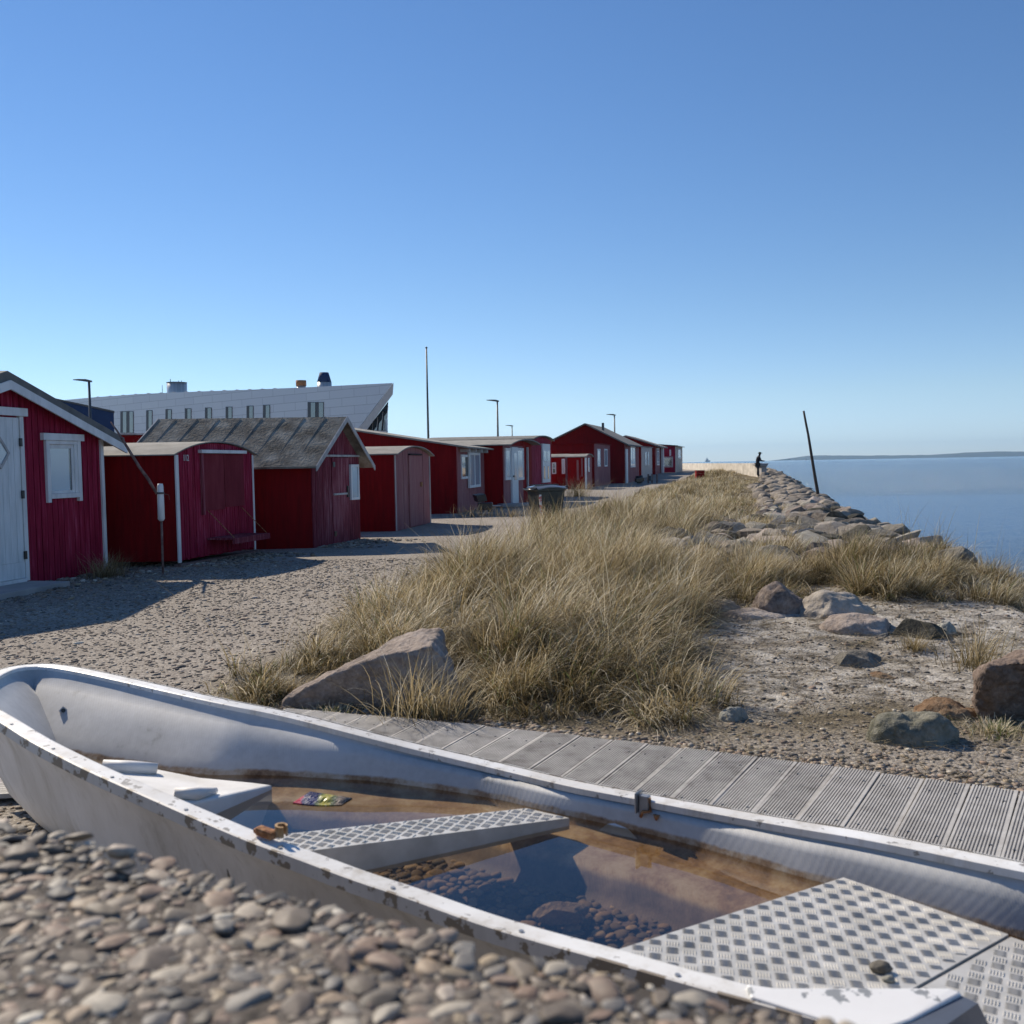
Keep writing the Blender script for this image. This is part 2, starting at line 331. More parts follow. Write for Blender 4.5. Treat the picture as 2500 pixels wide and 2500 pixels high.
pc = ramp(nt, math_(nt, 'ADD', math_(nt, 'MULTIPLY', hsv.outputs[0], .5), math_(nt, 'MULTIPLY', big, .5)), [(.18, (.15, .13, .11)), (.42, (.28, .245, .205)), (.62, (.36, .32, .27)), (.85, (.50, .455, .39))])
sc_ = ramp(nt, noise(nt, v, 5, 10, .8), [(.40, (.07, .058, .042)), (.46, (.24, .215, .18)), (.54, (.44, .405, .35)), (.64, (.62, .585, .52))])
so_ = ramp(nt, noise(nt, v, 9, 8, .75), [(.34, (.035, .03, .018)), (.48, (.13, .105, .065)), (.6, (.23, .19, .12)), (.72, (.36, .31, .22))])
c = mixc(nt, sep.outputs[1], pc, so_); c = mixc(nt, sep.outputs[0], c, sc_)
nt.links.new(c, b.inputs['Base Color']); b.inputs['Roughness'].default_value = .95; b.inputs['Specular IOR Level'].default_value = .15
hgt = math_(nt, 'ADD', math_(nt, 'ADD', math_(nt, 'MULTIPLY', vor.outputs['Distance'], -.6), math_(nt, 'MULTIPLY', vor2.outputs['Distance'], -.3)), math_(nt, 'MULTIPLY', noise(nt, v, 16, 8, .75), 1.0))
bump(nt, b, hgt, .75, .016)
M['ground'] = mt
tag(np_mesh('ground', V, Fq, mt, True, {'zone': zc}), kind='structure')
# sea
mt, nt, b = newmat('sea_water'); v = coords(nt, (1, 1, 1))
b.inputs['Base Color'].default_value = (.015, .085, .24, 1); b.inputs['IOR'].default_value = 1.33
lg = noise(nt, coords(nt, (.012, .09, 1)), 1.0, 6, .65); lg2 = noise(nt, coords(nt, (.0012, .012, 1)), 1.0, 3, .5)
calm = ramp(nt, math_(nt, 'ADD', math_(nt, 'MULTIPLY', lg, .35), math_(nt, 'MULTIPLY', lg2, .65)), [(.46, (1, 1, 1)), (.54, (.8, .8, .8)), (.60, (.40, .40, .40))])
wv = math_(nt, 'ADD', noise(nt, coords(nt, (1, 1.5, 1)), .55, 7, .66), math_(nt, 'MULTIPLY', noise(nt, coords(nt, (1, 1.5, 1)), 2.4, 5, .65), .75))
bn = bump(nt, b, wv, .9, .85); nt.links.new(math_(nt, 'MULTIPLY', calm, .9), bn.inputs['Strength'])
b.inputs['Roughness'].default_value = .09; b.inputs['Specular IOR Level'].default_value = .42
mb = MB(); mb.add([(-9000, -3000, -1.5), (12000, -3000, -1.5), (12000, 12000, -1.5), (-9000, 12000, -1.5)], [(0, 1, 2, 3)])
tag(mb.build('sea', mt), kind='structure')
# far coast
mb = MB(); pts = [(1935, 1119.5), (1975, 1113), (2010, 1111.5), (2060, 1112), (2120, 1112), (2200, 1111), (2290, 1110), (2340, 1107), (2370, 1104.5), (2410, 1103), (2450, 1102), (2500, 1102), (2580, 1102), (2700, 1101), (2850, 1100)]
vs = []; n = len(pts)*4
xs = np.linspace(1935, 2850, n); ys = np.interp(xs, [p[0] for p in pts], [p[1] for p in pts])
for x, y in zip(xs, ys):
    p = at_y(x, y+random.uniform(-.5, .5), 9000); vs += [(p[0], 9000, -3), (p[0], 9120, max(p[2], 0)), (p[0], 9900, -3)]
fs = []
for i in range(n-1):
    a = i*3; fs += [(a, a+3, a+4, a+1), (a+1, a+4, a+5, a+2)]
mb.add(vs, fs); M['coast'] = pm('haze_blue_coast', [(.3, (.03, .045, .055)), (.7, (.045, .06, .07))], .004, rough=1)  # blue of distance haze is mixed into the coast colour
tag(mb.build('hills', M['coast'], smooth=True), kind='structure')
for k, (px, py, hh, ll, lab) in enumerate([(1728, 1122, 9, 11, 'small grey ship with high deckhouse on the horizon left of the person'), (1969, 1118.5, 3.5, 6, 'tiny faint ship on the horizon left of the wooded coast')]):
    d = 5200; p = at_y(px, py+2, d); s = d/FPX; mb = MB(); z = -1.6
    L = ll*s; H = hh*s
    mb.hexa([(p[0]-L*.5, d, z), (p[0]+L*.46, d, z), (p[0]+L*.46, d+12, z), (p[0]-L*.5, d+12, z), (p[0]-L*.55, d, z+H*.45), (p[0]+L*.56, d, z+H*.42), (p[0]+L*.56, d+12, z+H*.42), (p[0]-L*.55, d+12, z+H*.45)])
    mb.box((p[0]-L*.1, d+6, z+H*.62), L*.5, 9, H*.4); mb.box((p[0]-L*.15, d+6, z+H*.9), L*.25, 6, H*.2); mb.tube([(p[0]-L*.1, d+6, z+H), (p[0]-L*.1, d+6, z+H*1.25)], 1.2)
    tag(mb.build('ship', M['metal']), lab, 'ship')
# ------------------------------------------------------------------ huts
def interp(prof, t): return float(np.interp(t, [a for a, _ in prof], [b_ for _, b_ in prof]))
class Hut:
    def __init__(s, name, label, cat, A, B, V, z0, prof, axis, wall_m, front_m, roof_m, board=.11, oh=.12, ohx=.12, th=.05, group='red wooden huts along the path', boards=True):
        s.A = np.array(A[:2], float); s.B = np.array(B[:2], float); s.W = np.linalg.norm(s.B-s.A); s.d = (s.B-s.A)/s.W
        s.n = np.array([s.d[1], -s.d[0]]); s.V = np.array(V[:2], float); s.L = np.linalg.norm(s.V); s.vd = s.V/s.L
        s.ns = np.array([s.vd[1], -s.vd[0]]);
        if s.ns[1] > 0: s.ns = -s.ns
        s.z0 = z0; s.prof = prof; s.axis = axis
        s.root = empty(name, (s.A[0], s.A[1], z0), label, cat, group)
        P = s.P
        span = prof[-1][0]; ext = s.L if axis == 'front' else s.W
        # core
        mb = MB(); tt = [p[0] for p in prof]
        ring = [(prof[0][0], z0)]+list(prof)+[(prof[-1][0], z0)]; n = len(ring); i0 = .012
        vs = [P(t, z-.004, i0 if axis == 'front' else i0) for t, z in ring]+[P(t, z-.004, ext-i0) for t, z in ring]
        fs = [tuple(range(n)), tuple(range(n, 2*n))[::-1]]+[(i, (i+1) % n, n+(i+1) % n, n+i) for i in range(n)]
        mb.add(vs, fs); s.core = mb.build('wall', wall_m, s.root)
        if boards:
            mb = MB(); nb = max(3, int(round(s.W/board))); bw = s.W/nb
            for i in range(nb):
                a, c = i*bw+.0065, (i+1)*bw-.0065; o = .012+random.uniform(0, .008)
                za = (interp(prof, a) if axis == 'front' else prof[0][1])-.01; zb = (interp(prof, c) if axis == 'front' else prof[0][1])-.01
                bot = z0+random.uniform(-.01, .02)
                mb.hexa([s.f(a, bot, -.01), s.f(c, bot, -.01), s.f(c, bot, o), s.f(a, bot, o), s.f(a, za, -.01), s.f(c, zb, -.01), s.f(c, zb, o), s.f(a, za, o)])
            mb.build('board_cladding', front_m, s.root)
        # roof
        e0, e1 = -ohx, ext+ohx; pr = list(prof)
        def exd(p, q, o):
            k = (p[1]-q[1])/(p[0]-q[0]) if abs(p[0]-q[0]) > 1e-6 else 0; k = max(-1.2, min(1.2, k)); sg = 1 if p[0] > q[0] else -1
            return (p[0]+sg*o, p[1]+sg*o*k)
        pr = [exd(prof[0], prof[1], oh)]+pr+[exd(prof[-1], prof[-2], oh)]
        mb = MB(); n = len(pr)
        lo = [(t, z+.003) for t, z in pr]; hi = [(t, z+th) for t, z in pr]; ring = lo+hi[::-1]; k = 2*n
        vs = [P(t, z, e0) for t, z in ring]+[P(t, z, e1) for t, z in ring]
        fs = [(i, (i+1) % k, k+(i+1) % k, k+i) for i in range(k)]
        for base in (0, k):
            for i in range(n-1): fs.append((base+i, base+i+1, base+k-2-i, base+k-1-i))
        mb.add(vs, fs); s.roof = mb.build('roof', roof_m, s.root); s.pr = pr; s.e0 = e0; s.e1 = e1; s.th = th
    def P(s, t, z, e):
        if s.axis == 'front': p = s.A+s.d*t+s.vd*e
        else: p = s.A+s.vd*t+s.d*e
        return (p[0], p[1], z)
    def f(s, u, z, o=0): p = s.A+s.d*u+s.n*o; return (p[0], p[1], z)
    def sd(s, v_, z, o=0): p = s.A+s.vd*v_+s.ns*o; return (p[0], p[1], z)
    def _hit(s, px, py, nn):
        r = ray(px, py); t = (nn@s.A)/(nn@r[:2]); return O+r*t
    def fuv(s, px, py): p = s._hit(px, py, s.n); return float((p[:2]-s.A)@s.d), float(p[2])
    def suv(s, px, py): p = s._hit(px, py, s.ns); return float((p[:2]-s.A)@s.vd/(s.vd@s.vd)), float(p[2])
    def fb(s, mb, u0, u1, z0, z1, o0, o1, mi=0, fn=None):
        g = fn or s.f
        mb.hexa([g(u0, z0, o0), g(u1, z0, o0), g(u1, z0, o1), g(u0, z0, o1), g(u0, z1, o0), g(u1, z1, o0), g(u1, z1, o1), g(u0, z1, o1)], mi)
    def rect(s, px0, py0, px1, py1, side=False):
        q = s.suv if side else s.fuv; a = q(px0, py0); b_ = q(px1, py1)
        c_ = q(px0, py1); d_ = q(px1, py0)
        us = sorted([a[0], b_[0]]); return us[0], us[1], min((b_[1]+c_[1])/2, 1e9), (a[1]+d_[1])/2
    def window(s, px0, py0, px1, py1, fw=.05, mull=1, name='window', gm='glass_pale', fm='white_trim', side=False, off=.02, trans=()):
        u0, u1, z0, z1 = s.rect(px0, py0, px1, py1, side); fn = s.sd if side else s.f
        mb = MB(); a, c_ = off-.03, off+.03
        s.fb(mb, u0, u1, z1-fw, z1, a, c_, 0, fn); s.fb(mb, u0, u1, z0, z0+fw, a, c_, 0, fn)
        s.fb(mb, u0, u0+fw, z0+fw, z1-fw, a, c_-.002, 0, fn); s.fb(mb, u1-fw, u1, z0+fw, z1-fw, a, c_-.002, 0, fn)
        for k in range(1, mull):
            um = u0+(u1-u0)*k/mull; s.fb(mb, um-fw*.4, um+fw*.4, z0+fw, z1-fw, a, c_-.004, 0, fn)
        for t in trans:
            zm = z0+(z1-z0)*t; s.fb(mb, u0+fw, u1-fw, zm-fw*.3, zm+fw*.3, a, c_-.006, 0, fn)
        o = mb.build(name, M[fm], s.root)
        g = MB(); s.fb(g, u0+fw*.6, u1-fw*.6, z0+fw*.6, z1-fw*.6, a+.002, off+.012, 0, fn); g.build('pane', M[gm], o)
        return u0, u1, z0, z1, o
    def part(s, name, mat, *boxes, parent=None, bevel=0):
        if name in ('hinge', 'corner_board', 'support_block', 'rafter_end', 'side_board', 'lower_pane') and len(boxes) > 1:
            for b_ in boxes: o = s.part(name, mat, b_, parent=parent, bevel=bevel)
            return o
        mb = MB()
        for b_ in boxes: s.fb(mb, *b_)
        return mb.build(name, mat, parent or s.root, bevel=bevel)
def archp(W, ze0, ze1, zt, n=12, peak=.5):
    out = []
    for i in range(n+1):
        t = i/n; k = 1-abs(2*t-1)**2.2; out.append((t*W, ze0*(1-t)+ze1*t+(zt-(ze0+ze1)/2)*k))
    return out
def zat(px, py, y): return float(at_y(px, py, y)[2])
# H1 nearest hut, gable front
B1 = G(257, 1394); M1 = G(10, 1440); A1 = 2*M1-B1; W1 = np.linalg.norm((B1-A1)[:2])
ze = zat(238, 1072, B1[1]); zr = zat(9, 930, M1[1])
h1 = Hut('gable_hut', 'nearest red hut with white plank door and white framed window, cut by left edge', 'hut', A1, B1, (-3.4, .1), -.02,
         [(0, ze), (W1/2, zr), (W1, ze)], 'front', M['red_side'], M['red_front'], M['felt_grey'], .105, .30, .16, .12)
mb = MB()
for (ta, za), (tb, zb) in (((h1.pr[0]), (h1.pr[2])), ((h1.pr[2]), (h1.pr[4]))):
    vs = [h1.P(t, z+dz, e) for dz in (-.10, .008) for t, z, e in ((ta, za, -.175), (tb, zb, -.175), (tb, zb, -.198), (ta, za, -.198))]
    mb.hexa([vs[0], vs[1], vs[2], vs[3], vs[4], vs[5], vs[6], vs[7]])
mb.build('barge_board', M['white_trim'], h1.root)
h1.part('corner_board', M['white_trim'], (W1-.05, W1+.012, 0, ze-.01, .012, .04))
u0, u1, z0, z1 = h1.rect(103, 1076, 193, 1216)
fr = .06
o = h1.part('window', M['white_trim'], (u0, u0+fr, z0-.05, z1, .0, .06), (u1-fr, u1, z0-.05, z1, 0, .06), (u0-.06, u1+.06, z1+.0, z1+.09, 0, .075), (u0+fr, u1-fr, z0, z0+.06, 0, .065), (u0+fr, u1-fr, z1-.05, z1-.002, 0, .055),
            (u0+fr, u0+fr+.045, z0+.062, z1-.052, 0, .03), (u1-fr-.10, u1-fr-.055, z0+.062, z1-.052, 0, .03), (u1-fr-.053, u1-fr-.002, z0+.062, z1-.052, 0, .045), (u0+fr+.046, u1-fr-.102, z0+.062, z0+.10, 0, .03), (u0+fr+.046, u1-fr-.102, z1-.10, z1-.052, 0, .03), bevel=.003)
h1.part('pane', M['glass_pale'], (u0+fr+.046, u1-fr-.14, z0+.10, z1-.10, .005, .02), parent=o); h1.part('dark_pane_edge', M['glass'], (u1-fr-.139, u1-fr-.102, z0+.10, z1-.10, .005, .018), parent=o)
ud, _ = h1.fuv(56, 1240); zt = h1.fuv(30, 1020)[1]; zb = h1.fuv(30, 1418)[1]
dl = ud-1.0
mb = MB(); k = 9
for i in range(k):
    a = dl+(ud-.07-dl)*i/k; c_ = dl+(ud-.07-dl)*(i+1)/k; h1.fb(mb, a+.002, c_-.002, zb+.22, zt, .02, .045+random.uniform(0, .003))
h1.fb(mb, dl, ud-.07, zb+.02, zb+.218, .02, .052)
dr = mb.build('door', M['door_white'], h1.root)
h1.part('door_frame', M['white_trim'], (ud-.062, ud, zb-.02, zt+.02, .01, .06), (dl-.06, ud+.06, zt+.022, zt+.12, .01, .08), (dl-.06, ud-.064, zb-.03, zb+.015, .01, .07))
h1.part('hinge', M['black'], *[(ud-.085, ud-.045, z, z+.10, .055, .072) for z in (zb+.25, zb+1.0, zt-.35)], parent=dr)
uc, zc_ = h1.fuv(-9, 1106)
mb = MB(); r_ = .15
for s0, s1, mi in ((.15, .115, 0),):
    P4 = [(uc-s0, zc_), (uc, zc_-s0*1.3), (uc+s0, zc_), (uc, zc_+s0*1.3)]
    Q4 = [(uc-s1, zc_), (uc, zc_-s1*1.3), (uc+s1, zc_), (uc, zc_+s1*1.3)]
    for i in range(4):
        j = (i+1) % 4
        mb.hexa([h1.f(*P4[i], .046), h1.f(*P4[j], .046), h1.f(*Q4[j], .046), h1.f(*Q4[i], .046), h1.f(*P4[i], .066), h1.f(*P4[j], .066), h1.f(*Q4[j], .066), h1.f(*Q4[i], .066)])
    mb.build('diamond_window', M['grey_trim'], dr)
    g = MB(); g.add([h1.f(*q, .054) for q in Q4]+[h1.f(*q, .047) for q in Q4], [(0, 1, 2, 3), (0, 1, 5, 4), (1, 2, 6, 5), (2, 3, 7, 6), (3, 0, 4, 7)]); g.build('pane', M['glass_pale'], dr)
mb = MB(); q = h1.f(ud-.75, 0, .35); mb.box((q[0], q[1], .02), .55, 1.5, .09, math.atan2(h1.d[1], h1.d[0])-math.pi/2)
tag(mb.build('doorstep', M['concrete_grey'], bevel=.01), 'flat grey stone slab lying before the door of the nearest red hut', 'doorstep')
# H2 arched wagon with hatch
A2 = G(434, 1384); B2 = G(621, 1350); W2 = np.linalg.norm((B2-A2)[:2])
h2 = Hut('wagon_hut', 'red arched wagon hut with closed hatch, hanging shelf and number 112', 'hut', A2, B2, (-2.6, -.05), .09,
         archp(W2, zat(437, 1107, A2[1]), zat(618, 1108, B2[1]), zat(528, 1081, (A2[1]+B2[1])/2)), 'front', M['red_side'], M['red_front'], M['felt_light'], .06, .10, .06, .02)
h2.part('corner_board', M['white_trim'], (-.012, .055, .06, h2.prof[0][1]-.02, .012, .035), (W2-.03, W2+.01, .06, h2.prof[-1][1]-.02, .012, .03))
a = h2.fuv(486, 1150)[0]; c_ = h2.fuv(592, 1150)[0]; zt = h2.fuv(540, 1107)[1]; zb = h2.fuv(520, 1245)[1]; mid = h2.fuv(543, 1160)[0]
h2.part('hatch_gap_shade', M['dark'], (a+.03, c_-.03, zb+.035, zt-.005, .0165, .022)); h2.part('hatch_panel', M['red_hatch'], (a+.05, mid-.012, zb, zt-.01, .016, .038)); h2.part('hatch_panel', M['red_hatch'], (mid+.012, c_-.02, zb+.03, zt-.01, .016, .034))  # dark sheet behind the panels paints the shade in their gaps
h2.part('drip_rail', M['white_trim'], (a-.04, c_, zt, zt+.05, .016, .09)); h2.part('hatch_post', M['red_worn'], (a, a+.045, zb-.06, zt-.002, .016, .06))
uu_ = h2.fuv(442, 1115); us = h2.fuv(500, 1290)[0]; zs = h2.fuv(560, 1310)[1]
sh = h2.part('shelf', M['red_worn'], (h2.fuv(502, 1300)[0], h2.fuv(592, 1300)[0], zs, zs+.03, .02, .50), (h2.fuv(502, 1300)[0], h2.fuv(592, 1300)[0], zs-.06, zs-.002, .46, .50))
s0 = h2.fuv(502, 1300)[0]+.05; s1 = h2.fuv(592, 1300)[0]-.03
for q in (s0, s1): mb = MB(); mb.tube([h2.f(q, zs+.45, .02), h2.f(q, zs+.03, .46)], .006, 5); mb.build('chain', M['rust'], h2.root)
h2.part('sill_beam', M['stick'], (-.05, W2+.02, -.01, .045, -.02, .09))
h2.part('support_block', M['concrete_grey'], (W2-.35, W2-.1, -.08, -.012, -.1, .15), (.1, .35, -.1, -.012, -.1, .1))
fc = bpy.data.curves.new('house_number', 'FONT'); fc.body = '112'; fc.size = .10; fc.extrude = .003; fc.align_x = 'CENTER'
fo = bpy.data.objects.new('house_number', fc); COL.objects.link(fo); fo.parent = h2.root
q = Vector(h2.f(uu_[0]+.09, uu_[1]-.06, .022))-h2.root.location; fo.location = q
X = Vector((*h2.d, 0)); N_ = Vector((*h2.n, 0)); mm = Matrix.Identity(3)
for i in range(3): mm[i][0], mm[i][1], mm[i][2] = X[i], (0, 0, 1)[i], N_[i]
fo.rotation_euler = mm.to_euler(); fo.scale = (1, 1.3, 1); fc.materials.append(M['white_trim'])
bpy.context.view_layer.update(); me_ = bpy.data.meshes.new_from_object(fo.evaluated_get(bpy.context.evaluated_depsgraph_get()))
fm_ = bpy.data.objects.new('house_number_plate', me_); COL.objects.link(fm_); fm_.parent = h2.root; fm_.location = fo.location; fm_.rotation_euler = fo.rotation_euler; fm_.scale = fo.scale; bpy.data.objects.remove(fo); fm_.name = 'house_number'
# H3 gable hut with felt roof
A3 = G(765, 1338); B3 = G(879, 1317); W3 = np.linalg.norm((B3-A3)[:2]); ym = (A3[1]+B3[1])/2
e3 = zat(767, 1117, A3[1]); r3 = zat(832, 1022, ym)
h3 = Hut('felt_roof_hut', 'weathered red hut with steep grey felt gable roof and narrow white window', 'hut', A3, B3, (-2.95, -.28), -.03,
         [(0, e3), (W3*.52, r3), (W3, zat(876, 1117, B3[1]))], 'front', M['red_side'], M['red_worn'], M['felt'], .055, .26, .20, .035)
mb = MB()
for (ta, za), (tb, zb) in ((h3.pr[0], h3.pr[2]), (h3.pr[2], h3.pr[4])):
    for e in (-.205, h3.e1+.02):
        mb = MB(); vs = [h3.P(t, z+dz, e2) for dz in (-.05, .045) for t, z, e2 in ((ta, za, e), (tb, zb, e), (tb, zb, e-.018), (ta, za, e-.018))]; mb.hexa(vs); mb.build('barge_board', M['grey_trim'], h3.root)
mb = MB()
for k in range(8):
    e = h3.e0+.38+k*(h3.e1-h3.e0-.3)/8; (ta, za), (tb, zb) = h3.pr[0], h3.pr[2]
    vs = [h3.P(t, z+h3.th+dz, e2) for dz in (-.004, .004) for t, z, e2 in ((ta+.01, za, e), (tb-.01, zb, e), (tb-.01, zb, e+.010), (ta+.01, za, e+.010))]; mb.hexa(vs)
mb.build('roof_batten', M['felt_grey'], h3.roof)
h3.window(850, 1134, 872, 1220, .045, 1, off=.03)
h3.part('lintel', M['grey_trim'], (h3.fuv(784, 1112)[0], h3.fuv(874, 1112)[0], h3.fuv(784, 1115)[1], h3.fuv(784, 1110)[1], .012, .045))
a, c_ = h3.fuv(808, 1200)[0], h3.fuv(847, 1200)[0]
d3 = h3.part('door', M['red_worn'], *[(a+(c_-a)*k/6+.003, a+(c_-a)*(k+1)/6-.003, 0, h3.fuv(820, 1118)[1], .016, .034) for k in range(6)])
zz = h3.fuv(830, 1208)[1]; h3.part('door_bar', M['grey_trim'], (a+.03, c_-.02, zz, zz+.035, .036, .055), parent=d3)
h3.part('hinge', M['black'], *[(a+.02, a+.10, z, z+.09, .036, .05) for z in (.15, 1.42)], (c_-.08, c_-.03, zz-.05, zz+.16, .036, .06), parent=d3)
# H4 small arched hut
A4 = G(966, 1297); B4 = G(1050, 1276); W4 = np.linalg.norm((B4-A4)[:2])
h4 = Hut('arched_hut', 'small arched red hut with plain faded door, right of the felt roofed hut', 'hut', A4, B4, (-2.6, -.05), -.05,
         archp(W4, zat(968, 1108, A4[1]), zat(1050, 1112, B4[1]), zat(1009, 1092, (A4[1]+B4[1])/2)), 'front', M['red_side'], M['red_pale'], M['felt_light'], .2, .10, .12, .03)
a, c_ = h4.fuv(996, 1200)[0], h4.fuv(1028, 1200)[0]; zt = h4.fuv(1010, 1112)[1]
d4 = h4.part('door', M['red_pale'], (a, c_, .02, zt, .016, .045)); zz = h4.fuv(1021, 1183)[1]; h4.part('handle', M['rust'], (c_-.22, c_-.12, zz-.05, zz+.06, .046, .08), parent=d4)
h4.part('drip_rail', M['dark'], (a+.02, c_-.08, zt+.002, zt+.04, .016, .07)); h4.part('corner_board', M['grey_trim'], (W4-.05, W4+.01, .0, zat(1050, 1114, B4[1]), .012, .03), (-.01, .03, 0, h4.prof[0][1]-.03, .012, .03))
# H5 long lean-to
A5 = G(1118, 1254); B5 = G(1183, 1238); W5 = np.linalg.norm((B5-A5)[:2]); L5 = 4.2
h5 = Hut('lean_to_hut', 'long sloping roofed red hut with one dark and one large white window', 'hut', A5, B5, (-L5, .1), -.05,
         [(0, zat(1118, 1090, A5[1])), (L5, zat(872, 1065, A5[1]+.1)+.35)], 'side', M['red_side'], M['red_pale'], M['felt_light'], .16, .35, .12, .05)
h5.window(1123, 1110, 1142, 1169, .07, 1, gm='glass'); h5.window(1138, 1105, 1167, 1190, .08, 2, off=.07)
h5.part('rafter_end', M['grey_trim'], *[(W5*k, W5*k+.10, h5.prof[0][1]-.16, h5.prof[0][1]-.06, .0, .3) for k in (.1, .33, .56, .79)])
h5.part('lintel', M['grey_trim'], (h5.fuv(1136, 1100)[0], h5.fuv(1170, 1100)[0], h5.fuv(1150, 1103)[1], h5.fuv(1150, 1098)[1], .01, .09))
# H6 arched with glazed door
A6 = G(1228, 1237); B6 = G(1299, 1223); W6 = np.linalg.norm((B6-A6)[:2])
h6 = Hut('glazed_door_hut', 'bright red arched roof hut with white glazed double door between tall side windows', 'hut', A6, B6, (-2.9, .1), -.05,
         archp(W6, zat(1230, 1086, A6[1]), zat(1300, 1086, B6[1]), zat(1270, 1075, (A6[1]+B6[1])/2)), 'front', M['red_bright'], M['red_bright'], M['felt_light'], .16, .18, .35, .04)
h6.part('pale_panel', M['red_pale'], (.03, h6.fuv(1275, 1150)[0], .0, h6.fuv(1250, 1088)[1], .018, .03))
h6.window(1229, 1094, 1244, 1172, .09, 1, off=.05); h6.window(1258, 1094, 1275, 1172, .09, 1, off=.05)
u0, u1, z0, z1 = h6.rect(1243, 1092, 1260, 1229)
d6 = h6.part('door', M['door_white'], (u0, u1, z0, z1, .03, .10)); h6.part('pane', M['glass_pale'], (u0+.25, u1-.25, z0+(z1-z0)*.42, z1-.2, .09, .112), parent=d6)
h6.part('handle', M['black'], (u0+.1, u0+.2, z0+(z1-z0)*.47, z0+(z1-z0)*.5, .10, .15), parent=d6)
h6.part('drainpipe', M['grey_trim'], (h6.fuv(1284, 1150)[0], h6.fuv(1286, 1150)[0], .4, h6.fuv(1284, 1092)[1], .02, .08))
q = G(1262, 1237); mb = MB(); mb.box((q[0], q[1], q[2]+.06), 1.2, .8, .10, .25); tag(mb.build('doorstep', M['concrete_grey'], bevel=.01), 'low flat slab before the white glazed door of the bright red hut', 'doorstep')
# H7 larger arch behind
y7 = 38.; A7 = at_y(1299, 1219, y7); B7 = at_y(1346, 1211, 41.6); W7 = np.linalg.norm((B7-A7)[:2])
h7 = Hut('french_door_hut', 'red hut with long low arched roof and narrow white glazed doors, behind the wheelie bin', 'hut', A7, B7, (-4.2, .3), -.05,
         archp(W7, zat(1300, 1072, y7), zat(1345, 1076, 41.6), zat(1325, 1066, 39.6)), 'front', M['red_side'], M['red_front'], M['felt_grey'], .16, .2, .15, .05)
u0, u1, z0, z1 = h7.rect(1320, 1084, 1340, 1178)
d7 = h7.part('door', M['door_white'], (u0, u1, z0, z1, .02, .08)); um = (u0+u1)/2
h7.part('pane', M['glass_pale'], (u0+.1, um-.08, z0+.9, z1-.3, .07, .095), (um+.08, u1-.1, z0+.9, z1-.3, .07, .095), parent=d7)
h7.part('lower_pane', M['glass'], (u0+.2, u0+.4, z0+.15, z0+.7, .07, .09), (um+.2, um+.4, z0+.15, z0+.7, .07, .09), parent=d7)
# H8a, b kiosks
def kiosk(A, B, V, ze0, zt, label, win):
    W = np.linalg.norm((B-A)[:2])
    k = Hut('kiosk_hut', label, 'hut', A, B, V, 0.0, archp(W, ze0, ze0, zt), 'front', M['red_bright'], M['red_pale'], M['felt_light'], .12, .12, .12, .05)
    return k
k1 = kiosk(at_y(1381, 1192, 54.5), at_y(1396, 1189, 55.9), (-1.15, .05), zat(1381, 1115, 54.5), zat(1390, 1110, 55), 'tiny red kiosk hut with white framed side window, left of its twin', 0)
k1.window(1347, 1129, 1358, 1157, .06, 1, gm='glass', side=True, trans=(.5,)); k1.window(1371, 1120, 1380, 1157, .06, 1, side=True); k1.window(1388, 1120, 1394, 1157, .05, 1)
k2 = kiosk(at_y(1428, 1195, 52.0), at_y(1445, 1191, 53.8), (-.95, .05), zat(1428, 1115, 52), zat(1437, 1110, 53), 'tiny red kiosk hut with white corner post, right of its twin', 0)
k2.part('corner_post', M['white_trim'], (-.04, .10, -.02, k2.prof[0][1]-.05, .02, .1)); k2.window(1434, 1118, 1438, 1152, .04, 1)
k2.part('side_board', M['red_pale'], (k2.suv(1413, 1150)[0], k2.suv(1408, 1150)[0], .5, 1.6, .01, .05, 0, k2.sd), (k2.suv(1423, 1150)[0], k2.suv(1419, 1150)[0], .7, 1.7, .01, .05, 0, k2.sd))
# H9
y9 = 57.; A9 = at_y(1452, 1191, y9); B9 = at_y(1490, 1184, 63.5); L9 = 2.7
h9 = Hut('windowed_shed', 'flat roofed red shed with two narrow white windows in its faded front', 'hut', A9, B9, (-L9, 0), -.1,
         [(0, zat(1452, 1083, y9)), (L9, zat(1347, 1085, y9))], 'side', M['red_side'], M['red_pale'], M['red_side'], .2, .1, .1, .05)
h9.window(1457, 1096, 1465, 1139, .09, 1); h9.window(1474, 1096, 1482, 1139, .09, 1)
# H10 big gable
y10 = 65.; A10 = at_y(1526, 1181, y10); B10 = at_y(1560, 1172, 72.6); L10 = 5.0
h10 = Hut('large_gable_hut', 'largest distant red hut, its broad low gable facing the camera', 'hut', A10, B10, (-L10, 0), -.05,
          [(0, zat(1527, 1083, y10)), (L10*.53, zat(1434, 1037, y10)), (L10, zat(1354, 1078, y10))], 'side', M['red_side'], M['red_pale'], M['felt_grey'], .25, .3, .35, .10)
h10.window(1538, 1089, 1550, 1141, .14, 2); h10.part('corner_post', M['white_trim'], (.1, .9, 0, zat(1527, 1096, y10), .02, .1))
q = at_y(1472, 1041, 67); mb = MB(); mb.tube([(q[0], 67, q[2]-.6), (q[0], 67, q[2]+.25)], .09, 8); mb.build('vent_pipe', M['pole'], h10.root)
